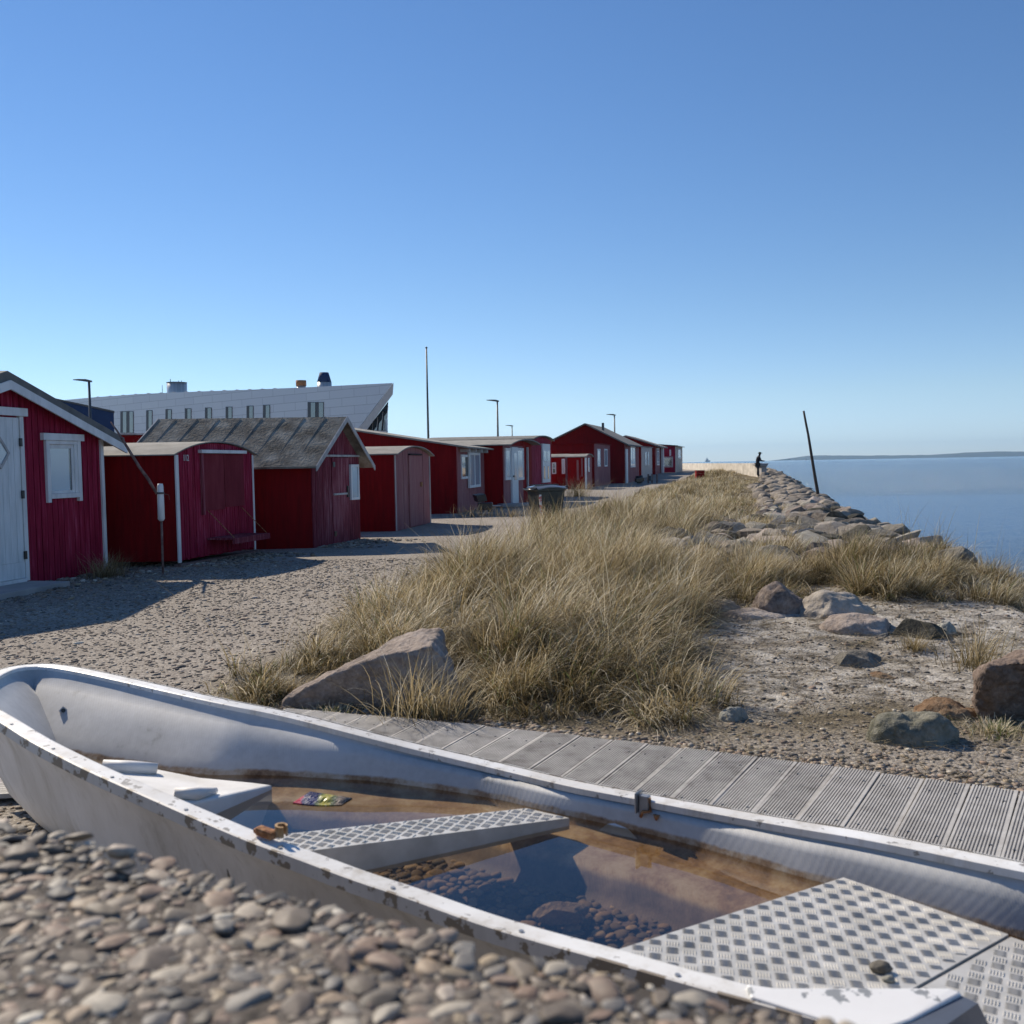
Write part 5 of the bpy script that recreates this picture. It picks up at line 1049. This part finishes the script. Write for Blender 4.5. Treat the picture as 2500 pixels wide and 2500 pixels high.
for R_ in (.019, .0135, .0095, .006, .0038):
    tries = {.019: 300, .0135: 2300, .0095: 9500, .006: 24000, .0038: 34000}[R_]
    for _ in range(tries):
        s_, v_ = random.uniform(-.75, 1.45), random.uniform(-.004, .95); x, y = e0[0]+dE[0]*s_+nE[0]*v_, e0[1]+dE[1]*s_+nE[1]*v_
        r = R_*random.uniform(.8, 1.2); kx, ky = int(x/.05), int(y/.05); okk = True
        for a in (-1, 0, 1):
            for b_ in (-1, 0, 1):
                for (qx, qy, qr) in cell.get((kx+a, ky+b_), ()):
                    if (qx-x)**2+(qy-y)**2 < (qr*.80+r*.80)**2: okk = False; break
                if not okk: break
            if not okk: break
        if okk: cell.setdefault((kx, ky), []).append((x, y, r)); cand.append((x, y, r))
cand = np.array(cand); pos = np.stack([cand[:, 0], cand[:, 1], wtop(cand[:, 0], cand[:, 1])+cand[:, 2]*(-.32+.40*rng.random(len(cand)))], 1)
sz = cand[:, 2:3]*np.array([[1.3, .88, .56]])*rng.uniform(.85, 1.15, (len(cand), 3))
pb = scatter('exposed_pebbles', ICB, pos, sz, .22, M['pebble'], parent=wallr); tag(pb, kind='stuff'); print('PEBBLES', len(cand))
# ------------------------------------------------------------------ rocks
def rock(px, py, wpx, hpx, mat, label, seed, ang=5, flat=1., dep=.8, amp=.22, group=None, sink=.35, name='boulder', fr=1.2):
    g = G(px, py); D = g[1]; s_ = D/FPX; V_, F_ = ico(5, seed, amp, 1, ang, fr)
    zt_ = V_[:, 2].max(); S = np.array([wpx*s_/2, wpx*s_/2*dep, hpx*s_/zt_*1.12])
    V2 = V_*S; V2[:, 2] = np.where(V2[:, 2] > 0, V2[:, 2], V2[:, 2]*.5)
    c_ = np.array([g[0], g[1]+S[1]*.85, float(ground_h(g[0], g[1]+S[1]*.8))-.02-.14*hpx*s_])
    o = np_mesh(name, V2, F_, M[mat], True); o.location = c_; return tag(o, label, 'rock', group)
rock(1765, 1503, 130, 44, 'rock', 'rounded light brown boulder, leftmost of the cluster behind the sandy hollow', 1, 2)
rock(1915, 1500, 138, 84, 'rock_pink', 'tallest brown humped boulder in the middle of the cluster behind the hollow', 2, 2, dep=.9)
rock(1862, 1512, 190, 26, 'rock_pink', 'long flat boulder lying in front of the tallest humped boulder', 3, 1)
rock(2056, 1508, 182, 64, 'rock', 'broad sloping boulder behind the low pinkish slab of the cluster', 4, 2)
rock(2125, 1550, 215, 46, 'rock_pink', 'low smooth pinkish boulder in front at the right end of the cluster', 5, 2)
rock(2255, 1560, 130, 46, 'rock_dark', 'low dark boulder right of the smooth pinkish one', 6, 6)
rock(2317, 1548, 56, 34, 'rock_white', 'small whitish stone at the right of the dark low boulder', 7, 4, name='stone')
rock(2105, 1632, 168, 40, 'rock_grey', 'grey flat angular stone in the middle of the sandy hollow', 8, 6)
rock(2165, 1658, 96, 18, 'rock_rust', 'small flat reddish stone just below the grey flat stone', 9, 4, name='stone')
rock(1797, 1762, 84, 42, 'rock_white', 'pale greenish stone at the near left of the sandy hollow', 13, 5, name='stone')
rock(2262, 1826, 214, 84, 'rock_moss', 'grey mossy rounded boulder near the boardwalk at the right', 24, 1)
rock(2330, 1756, 165, 50, 'rock_rust', 'rust brown flat rock between the mossy boulder and the big right boulder', 15, 4)
rock(1640, 1482, 76, 34, 'rock_pink', 'pale stone half hidden in the dune grass left of the boulder cluster', 16, 3, name='stone')
rock(1800, 1345, 90, 26, 'rock', 'flat boulder in the grass left of the revetment, farther left one', 17, 3)
rock(1905, 1340, 150, 30, 'rock_pink', 'long flat boulder in the grass just left of the revetment', 18, 3)
rock(1905, 1415, 210, 40, 'rock_grey', 'wide low grey boulder half covered by grass behind the boulder cluster', 19, 3)
rock(2060, 1395, 190, 44, 'rock', 'wide brownish boulder between tufts below the revetment', 20, 3)
def rough_hull(name, front, back, mat, label, amp=.02, cat='rock'):
    me = bmesh.new(); pts = [Vector(p) for p in front+back]; vs = [me.verts.new(p) for p in pts]
    bmesh.ops.convex_hull(me, input=vs)
    for _ in range(5): bmesh.ops.subdivide_edges(me, edges=[e for e in me.edges if e.calc_length() > .018], cuts=1, use_grid_fill=True); bmesh.ops.triangulate(me, faces=me.faces)
    bmesh.ops.smooth_vert(me, verts=me.verts, factor=.5, use_axis_x=True, use_axis_y=True, use_axis_z=True); me.normal_update()
    for v in me.verts:
        n = NZ.fractal(v.co*5, .9, 2.1, 6); n2 = abs(NZ.noise(Vector((v.co.x*3+v.co.z*9, v.co.y*3, v.co.z*14-v.co.x*8))))
        v.co += v.normal*(n*amp-(max(0, .16-n2))*amp*1.6)
    m_ = bpy.data.meshes.new(name); c_ = sum(pts, Vector())/len(pts); c_.z = 0
    for v in me.verts: v.co -= c_
    me.to_mesh(m_); me.free(); m_.materials.append(M[mat]); m_.polygons.foreach_set('use_smooth', [True]*len(m_.polygons))
    o = bpy.data.objects.new(name, m_); o.location = c_; COL.objects.link(o); return tag(o, label, cat)
Y0 = 5.45
fr_p = [at_y(x, y, Y0+dy) for x, y, dy in [(683, 1742, 0), (690, 1712, .02), (800, 1652, .0), (930, 1605, .0), (1052, 1578, .02), (1090, 1605, .05), (1124, 1690, .1), (1120, 1752, .05)]]
bk_p = [at_y(x, y, Y0+dy) for x, y, dy in [(705, 1690, .3), (860, 1618, .4), (960, 1565, .45), (1028, 1534, .5), (1072, 1536, .5), (1112, 1640, .5), (1125, 1720, .5), (700, 1730, .5)]]
rough_hull('boulder', fr_p, bk_p, 'rock_pink', 'large wedge shaped boulder leaning in the dune grass behind the boat', .022)
Y0 = float(G(2440, 1768)[1])
fr_p = [at_y(x, y, Y0+dy) for x, y, dy in [(2398, 1766, .12), (2380, 1710, .1), (2384, 1660, .05), (2412, 1632, -.04), (2470, 1618, -.06), (2560, 1620, -.06), (2620, 1700, 0), (2620, 1790, .1), (2450, 1790, .12)]]
bk_p = [at_y(x, y, Y0+dy) for x, y, dy in [(2380, 1720, .3), (2395, 1630, .3), (2440, 1600, .35), (2500, 1592, .35), (2600, 1610, .4), (2650, 1720, .4)]]
rough_hull('boulder', fr_p, bk_p, 'rock_brown', 'big rough boulder cut by the right edge of the picture', .03)
# revetment
RV = []
RM = ['rock', 'rock_grey', 'rock_pink', 'rock', 'rock_grey', 'rock_pink', 'rock', 'rock_dark']
for k in range(8):
    V_, F_ = ico(4, 230+k, .12, 1, 20, 1.3); o = np_mesh('revetment_rock', V_, F_, M[RM[k]], False); RV.append(o.data); bpy.data.objects.remove(o)
spots = []
y = 10.0
while y < 84:
    st_ = .62 if y < 40 else .8
    u = -2.3+(.9 if y < 11.5 else (-1.1 if y < 16 else (-.4 if y < 21 else (.6 if y < 50 else 1.3))))
    while u < 2.3: spots.append((u+random.uniform(-.25, .25)*st_, y+random.uniform(-.35, .35)*st_, st_)); u += st_*random.uniform(.8, 1.05)
    y += st_*.85
spots.sort(key=lambda q: q[1]); lim = 296; rest = []
for i, (u, y, st_) in enumerate(spots):
    x = u+5.5+.25*(y-13); z = float(ground_h(x, y)); r = st_*random.uniform(.42, .70)*(.8 if y > 25 else 1); Sx, Sy, Sz = r*random.uniform(1, 1.35), r*random.uniform(.7, 1), r*random.uniform(.40, .62)
    if i < lim:
        o = bpy.data.objects.new('revetment_rock', random.choice(RV)); o.location = (x, y, z-Sz*.08); o.scale = (Sx, Sy, Sz); o.rotation_euler = (random.gauss(0, .25), random.gauss(.18, .25), random.uniform(0, 6.28)); COL.objects.link(o)
        tag(o, 'angular boulder among the many of the rock revetment along the sea', 'rock', 'boulders of the rock revetment')
    else: rest.append((x, y, z+Sz*.1, Sx, Sy, Sz))
rest = np.array(rest); print('ROCKS', len(spots))
if len(rest): tag(scatter('revetment_rubble', [ico(3, 300+k, .2, 1, 7, 1.1) for k in range(5)], rest[:, :3], rest[:, 3:], .3, M['rock_pink'] if 0 else M['rock']), 'far boulders of the rock revetment and its foot', 'rocks', kind='stuff')
# ------------------------------------------------------------------ gravel and stones on the ground
IC0 = [ico(1, 80+k, .2, .6, 0) for k in range(6)]
def yedge(x): return np.interp(x, edge[:, 0], edge[:, 1])
N_ = 60000; x = rng.uniform(-7, 5.5, N_); y = 2.4+rng.random(N_)**1.5*12; px_ = CX+x/y*FPX
keep = (px_ > -200) & (px_ < 2700) & ~((y < yedge(x)+.02) & (y > yedge(x)-1.35) & (x > -1.6)) & (Ucr(x, y) < 1)
u_ = Ucr(x, y); gz_ = (u_ > uL(y)) & (u_ < -2.6) & (y > 5.2); keep &= ~(gz_ & (rng.random(N_) < .85)); keep &= ~((u_ > -2.6) & (rng.random(N_) < .45) & (y > 5))
x, y = x[keep], y[keep]; pos = np.stack([x, y, ground_h(x, y)+.002], 1); sz = (rng.lognormal(math.log(.0085), .42, len(x)))[:, None]*np.array([[1.1, .85, .6]])*rng.uniform(.8, 1.2, (len(x), 3))*(1+.04*y)[:, None]
tag(scatter('gravel', IC0, pos, sz, .2, M['gravel']), 'loose beach gravel scattered over the path and around the boat', 'gravel', kind='stuff')
# coarse pebbles beside huts and boardwalk edge
P_ = []
for _ in range(2600):
    s_ = random.random()*es[-1]; q = np.array([np.interp(s_, es, edge[:, i]) for i in range(2)]); P_.append((q[0]+random.gauss(.0, .05), q[1]+abs(random.gauss(.02, .10))+.02, random.uniform(.010, .022)))
for _ in range(1500):
    k = random.random(); a, c = random.choice([(A1, B1), (A2, B2), (A3, B3)]); q = a[:2]+(c-a)[:2]*k; nrm_ = h1.n; o_ = abs(random.gauss(.1, .45)); P_.append((q[0]+nrm_[0]*o_, q[1]+nrm_[1]*o_, random.uniform(.015, .05)))
P_ = np.array(P_); tag(scatter('coarse_gravel', IC0, np.stack([P_[:, 0], P_[:, 1], ground_h(P_[:, 0], P_[:, 1])+P_[:, 2]*.2], 1), P_[:, 2:3]*np.array([[1.1, .85, .6]]), .3, M['gravel']), 'coarse pebbles heaped along the boardwalk edge and hut bases', 'gravel', kind='stuff')
# ------------------------------------------------------------------ grass
rng = np.random.default_rng(23); random.seed(5)
mt, nt, b = newmat('dune_grass'); r_ = attr(nt, 'rnd').outputs['Fac']; t_ = attr(nt, 'tip').outputs['Fac']
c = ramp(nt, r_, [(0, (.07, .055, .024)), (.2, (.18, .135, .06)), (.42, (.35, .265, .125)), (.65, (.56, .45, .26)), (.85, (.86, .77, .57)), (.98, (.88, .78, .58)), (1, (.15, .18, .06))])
c = mixc(nt, ramp(nt, t_, [(0, (.95, .95, .95)), (.45, (0, 0, 0))]), c, (.085, .07, .03))  # browner blade base, darkened further as painted shade inside the tufts
nt.links.new(c, b.inputs['Base Color']); b.inputs['Roughness'].default_value = .5; b.inputs['Specular IOR Level'].default_value = .35
tl = nt.nodes.new('ShaderNodeBsdfTranslucent'); nt.links.new(c, tl.inputs[0]); mx = nt.nodes.new('ShaderNodeMixShader'); mx.inputs[0].default_value = .36
nt.links.new(b.outputs[0], mx.inputs[1]); nt.links.new(tl.outputs[0], mx.inputs[2]); nt.links.new(mx.outputs[0], nt.nodes['Material Output'].inputs[0]); M['grass'] = mt
def blades(name, base, az, lean, length, width, droop, rnd, seg=5):
    n = len(base); T = np.linspace(0, 1, seg+1); h = np.stack([np.cos(az), np.sin(az)], 1); side = np.stack([-np.sin(az+rng.normal(0, .6, n)), np.cos(az+rng.normal(0, .6, n)), np.zeros(n)], 1)
    P = np.zeros((n, seg+1, 3)); ang_ = lean[:, None]+droop[:, None]*T[None]**1.4*1.0
    d = length[:, None]/seg; dx = np.sin(ang_)*d; dz = np.cos(ang_)*d
    cx_ = np.concatenate([np.zeros((n, 1)), np.cumsum(dx[:, :-1], 1)], 1); cz_ = np.concatenate([np.zeros((n, 1)), np.cumsum(dz[:, :-1], 1)], 1)
    wob = rng.normal(0, .05, n)[:, None]*T[None]**2*length[:, None]*6
    P[:, :, 0] = base[:, 0:1]+h[:, 0:1]*cx_-h[:, 1:2]*wob; P[:, :, 1] = base[:, 1:2]+h[:, 1:2]*cx_+h[:, 0:1]*wob; P[:, :, 2] = base[:, 2:3]+np.maximum(cz_, -.02)
    wd = width[:, None]*np.array([1, .95, .85, .7, .45, .12])[None, :seg+1]/2
    L = P-side[:, None]*wd[:, :, None]; Rr = P+side[:, None]*wd[:, :, None]
    V = np.stack([L, Rr], 2).reshape(n, -1, 3); k = 2*(seg+1)
    f = np.array([[2*i, 2*i+1, 2*i+3, 2*i+2] for i in range(seg)]); F = (f[None]+(np.arange(n)*k)[:, None, None]).reshape(-1, 4)
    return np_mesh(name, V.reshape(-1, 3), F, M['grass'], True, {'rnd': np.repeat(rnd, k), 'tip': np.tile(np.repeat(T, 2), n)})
def dens(x, y):
    u = Ucr(x, y); n = fbm(x*1.1, y*1.1, 60); n2 = fbm(x*2.3, y*2.3, 66)
    d = sm(0, .7, u-uL(y)+(n-.45)*1.6)*(1-sm(-2.9, -2.1, u+(n2-.45)*1.8+.8*sm(9, 12, y)*(1-sm(17, 21, y))-.7*sm(21, 25, y)))*sm(.02, .25, y-yedge(x)-.02*(x < .3)-.35*sm(.0, .9, x)*(1))
    hol = sm(.2, 1.5, x)*(1-sm(6.6, 7.6, y+(n-.45)*2)); d = d*(1-.9*hol*sm(-3.4, -2.8, u))
    band = sm(8.1, 8.9, y+(n-.45)*1.4)*(1-sm(11.2, 12.3, y))*sm(-2.8, -2.2, u)*(1-sm(1.0, 1.7, u)); d = np.maximum(d, band*(.12+.88*sm(.38, .50, n2)))
    far_ = sm(11.5, 13, y)*sm(-2.6, -2.2, u)*(1-sm(-1.6, -.8, u+(n2-.45)*1.5))*.5; d = np.maximum(d, far_)
    d = d*sm(.75, 1.0, np.hypot((x+.80)/.66, (y-5.55)/.50))
    return d*(.25+.75*sm(.30, .50, n2))*(1-.4*sm(50, 75, y))
def sample(n, y0, y1, pw=1.3, ok=None):
    out = []; c_ = 0
    while c_ < n:
        m_ = n*6; y = y0+(y1-y0)*rng.random(m_)**pw; x = 5.5+.25*(y-13)+rng.uniform(-8.2, 2.0, m_); k = (rng.random(m_) < dens(x, y)) & (np.abs(x/y) < .62)
        P = np.stack([x[k], y[k]], 1)
        if ok is not None: P = P[ok(P)]
        out.append(P); c_ += len(P)
    return np.concatenate(out)[:n]
TS = np.concatenate([sample(95, 4.9, 10.5, 1.0), sample(110, 10, 22, 1.2), sample(210, 21, 90, 1.1)]); TS = np.concatenate([TS, np.array([G(*q)[:2] for q in ((600, 1640), (700, 1575), (745, 1520), (520, 1672), (800, 1455), (860, 1400), (930, 1360), (690, 1640), (1000, 1335), (1120, 1325), (1480, 1600), (1560, 1560), (1380, 1690), (1250, 1700))])]); nT_ = len(TS)
TR = (.20+.22*rng.random(nT_))*(1+.028*TS[:, 1]); TH = rng.uniform(.30, .66, nT_); TC = rng.normal(.42, .13, nT_)
def near_t(P):
    d = np.hypot(P[:, 0:1]-TS[None, :, 0], P[:, 1:2]-TS[None, :, 1])/TR[None]; k = np.argmin(d, 1); return k, d[np.arange(len(P)), k]
def okt(P):
    k, q = near_t(P); return rng.random(len(P)) < .05+.98*np.exp(-q*q*.95)
def tufts(n, y0, y1, _): return sample(n, y0, y1, 1.3, okt)
def grow(C, bpt, lmul, wbase, spread):
    n = len(C); kT, q = near_t(C); dome = np.exp(-q*q*.9); o_ = C-TS[kT]; o_ /= np.linalg.norm(o_, axis=1)[:, None]+1e-6
    hb_ = .38+.62*sm(.8, 1.7, np.hypot((C[:, 0]+1.0)/.80, (C[:, 1]-5.85)/.75)); nr_ = 1-sm(7, 11, C[:, 1]); hs_ = .92*hb_*TH[kT]*(.38+.80*dome)*rng.uniform(.8, 1.2, n)*(1-.42*sm(17, 32, C[:, 1]))*np.where(Ucr(C[:, 0], C[:, 1]) > -2.7, .66, 1.0)
    col = TC[kT]+rng.normal(0, .08, n)+.06*(1-dome)
    i = np.repeat(np.arange(n), bpt); N = len(i); r = np.abs(rng.normal(0, spread, N)); a = rng.uniform(0, 6.283, N)
    bx, by = C[i, 0]+np.cos(a)*r, C[i, 1]+np.sin(a)*r; bz = ground_h(bx, by)-.01; qi = np.minimum(q[i], 1.4)
    hx, hy = np.cos(a)*.7+o_[i, 0]*1.5*qi+.5, np.sin(a)*.7+o_[i, 1]*1.5*qi-.35; az = np.arctan2(hy, hx)+rng.normal(0, .55, N)
    ln = np.clip(hs_[i]*rng.uniform(.45, 1.3, N), .06, .95)*lmul; lean = np.clip(rng.normal(.22, .22, N)+.30*qi, 0, 1.35); flop = rng.random(N) < .16+.25*nr_[i]
    lean[flop] += .65; drp = np.clip(rng.normal(.8, .6, N)+nr_[i]*.75+.35*qi, .05, 2.6); wd = wbase*rng.uniform(.6, 1.3, N)*(1+.035*by); rnd = np.clip(col[i]+rng.normal(0, .29, N), 0, .97); gr = rng.random(N) < .06; rnd[gr] = 1
    return np.stack([bx, by, bz], 1), az, lean, ln, wd, drp, rnd
parts = [grow(tufts(1500, 4.8, 10.5, 0), 60, 1.0, .0040, .05), grow(tufts(1500, 9, 20, 0), 42, 1.0, .0044, .07), grow(tufts(2400, 19, 92, 0), 22, 1.05, .007, .13)]
arr = [np.concatenate([p[i] for p in parts]) for i in range(7)]; print('BLADES', len(arr[0]))
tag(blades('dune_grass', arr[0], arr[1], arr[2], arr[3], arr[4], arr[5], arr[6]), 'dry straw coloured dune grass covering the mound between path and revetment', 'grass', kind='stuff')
def one_tuft(px, py, n, size, label, spread=.07, g=.0, hgt=1.0):
    q = G(px, py); C = np.repeat(q[None, :2], 1, 0); i = np.zeros(n, int); r = np.abs(rng.normal(0, spread, n)); a = rng.uniform(0, 6.283, n); bx, by = q[0]+np.cos(a)*r, q[1]+np.sin(a)*r
    az = np.arctan2(np.sin(a)-.35, np.cos(a)+.5)+rng.normal(0, .4, n); ln = size*rng.uniform(.5, 1.15, n)
    o = blades('grass_tuft', np.stack([bx, by, ground_h(bx, by)-.01], 1)-np.array([q[0], q[1], 0]), az, np.clip(rng.normal(.35, .25, n), 0, 1.4), ln, np.full(n, .0035)*(1+.03*q[1]), np.clip(rng.normal(.9, .5, n), .05, 2.2), np.clip(rng.normal(.45+g, .2, n), 0, 1))
    o.location = (q[0], q[1], 0); return tag(o, label, 'grass')
one_tuft(262, 1408, 420, .36, 'dry grass tuft at the right foot of the nearest red hut', .16)
one_tuft(2235, 1585, 160, .16, 'small sparse tuft beside the dark low boulder', .06)
one_tuft(2390, 1630, 260, .36, 'upright grass tuft standing alone above the big right boulder', .12)
one_tuft(1410, 1212, 420, .9, 'brownish grass tuft before the two tiny kiosk huts', .5)
one_tuft(1150, 1262, 160, .42, 'thin grass tuft at the foot of the lean to hut left of the barbecue', .5)
one_tuft(1250, 1262, 200, .40, 'dry tuft right of the barbecue before the glazed door hut', .6)
one_tuft(1340, 1300, 420, .75, 'tall grass tuft growing against the front of the wheelie bin', .36, .05)
one_tuft(1010, 1752, 240, .42, 'long bending blades in front of the wedge shaped boulder', .12, .1)
one_tuft(1090, 1758, 160, .36, 'curled tuft right of the foot of the wedge shaped boulder', .10, .1)
one_tuft(820, 1742, 500, .07, 'low greenish tuft at the left foot of the wedge shaped boulder', .16, .5)
one_tuft(1655, 1695, 150, .30, 'spreading tuft at the left edge of the sandy hollow', .10)
one_tuft(2435, 1790, 400, .09, 'low green plant at the foot of the big right boulder', .12, .5)
# litter of dry stems
n = 42000; y = 3.9+rng.random(n)*6.5; x = 5.5+.25*(y-13)+rng.uniform(-5.6, 1.6, n); k = (y > yedge(x)+.03) & (fbm(x*1.3, y*1.3, 90)+.25*fbm(x*5, y*5, 93) > .46); x, y = x[k], y[k]; n = len(x)
tag(blades('dry_stems', np.stack([x, y, ground_h(x, y)+.012], 1), rng.uniform(0, 6.283, n), rng.normal(1.45, .12, n), rng.uniform(.04, .22, n), rng.uniform(.0015, .0032, n), rng.normal(.12, .2, n), np.clip(rng.normal(.34, .28, n), 0, 1)), 'dry grass stems and debris littering the sandy hollow', 'litter', kind='stuff')
# a few tall seed stalks standing over the grass
n = 300; C = tufts(n, 5, 18, 0); tag(blades('seed_stalks', np.stack([C[:, 0], C[:, 1], ground_h(C[:, 0], C[:, 1])], 1), rng.normal(-.2, .9, n), np.abs(rng.normal(.12, .12, n)), rng.uniform(.55, .85, n), np.full(n, .004), np.abs(rng.normal(.25, .2, n)), rng.uniform(.15, .7, n)), 'thin taller stalks rising above the dune grass', 'grass', kind='stuff')

# ------------------------------------------------------------------ air
mt = bpy.data.materials.new('haze'); mt.use_nodes = True; nt = mt.node_tree; nt.nodes.remove(nt.nodes['Principled BSDF'])
pv = nt.nodes.new('ShaderNodeVolumePrincipled'); pv.inputs['Color'].default_value = (.50, .76, 1, 1); pv.inputs['Density'].default_value = 6.5e-5; pv.inputs['Anisotropy'].default_value = .3
nt.links.new(pv.outputs[0], nt.nodes['Material Output'].inputs['Volume'])
mb = MB(); mb.box((1500, 4500, 98), 21100, 15100, 204.4); hz_o = mb.build('haze', mt); tag(hz_o, kind='stuff')
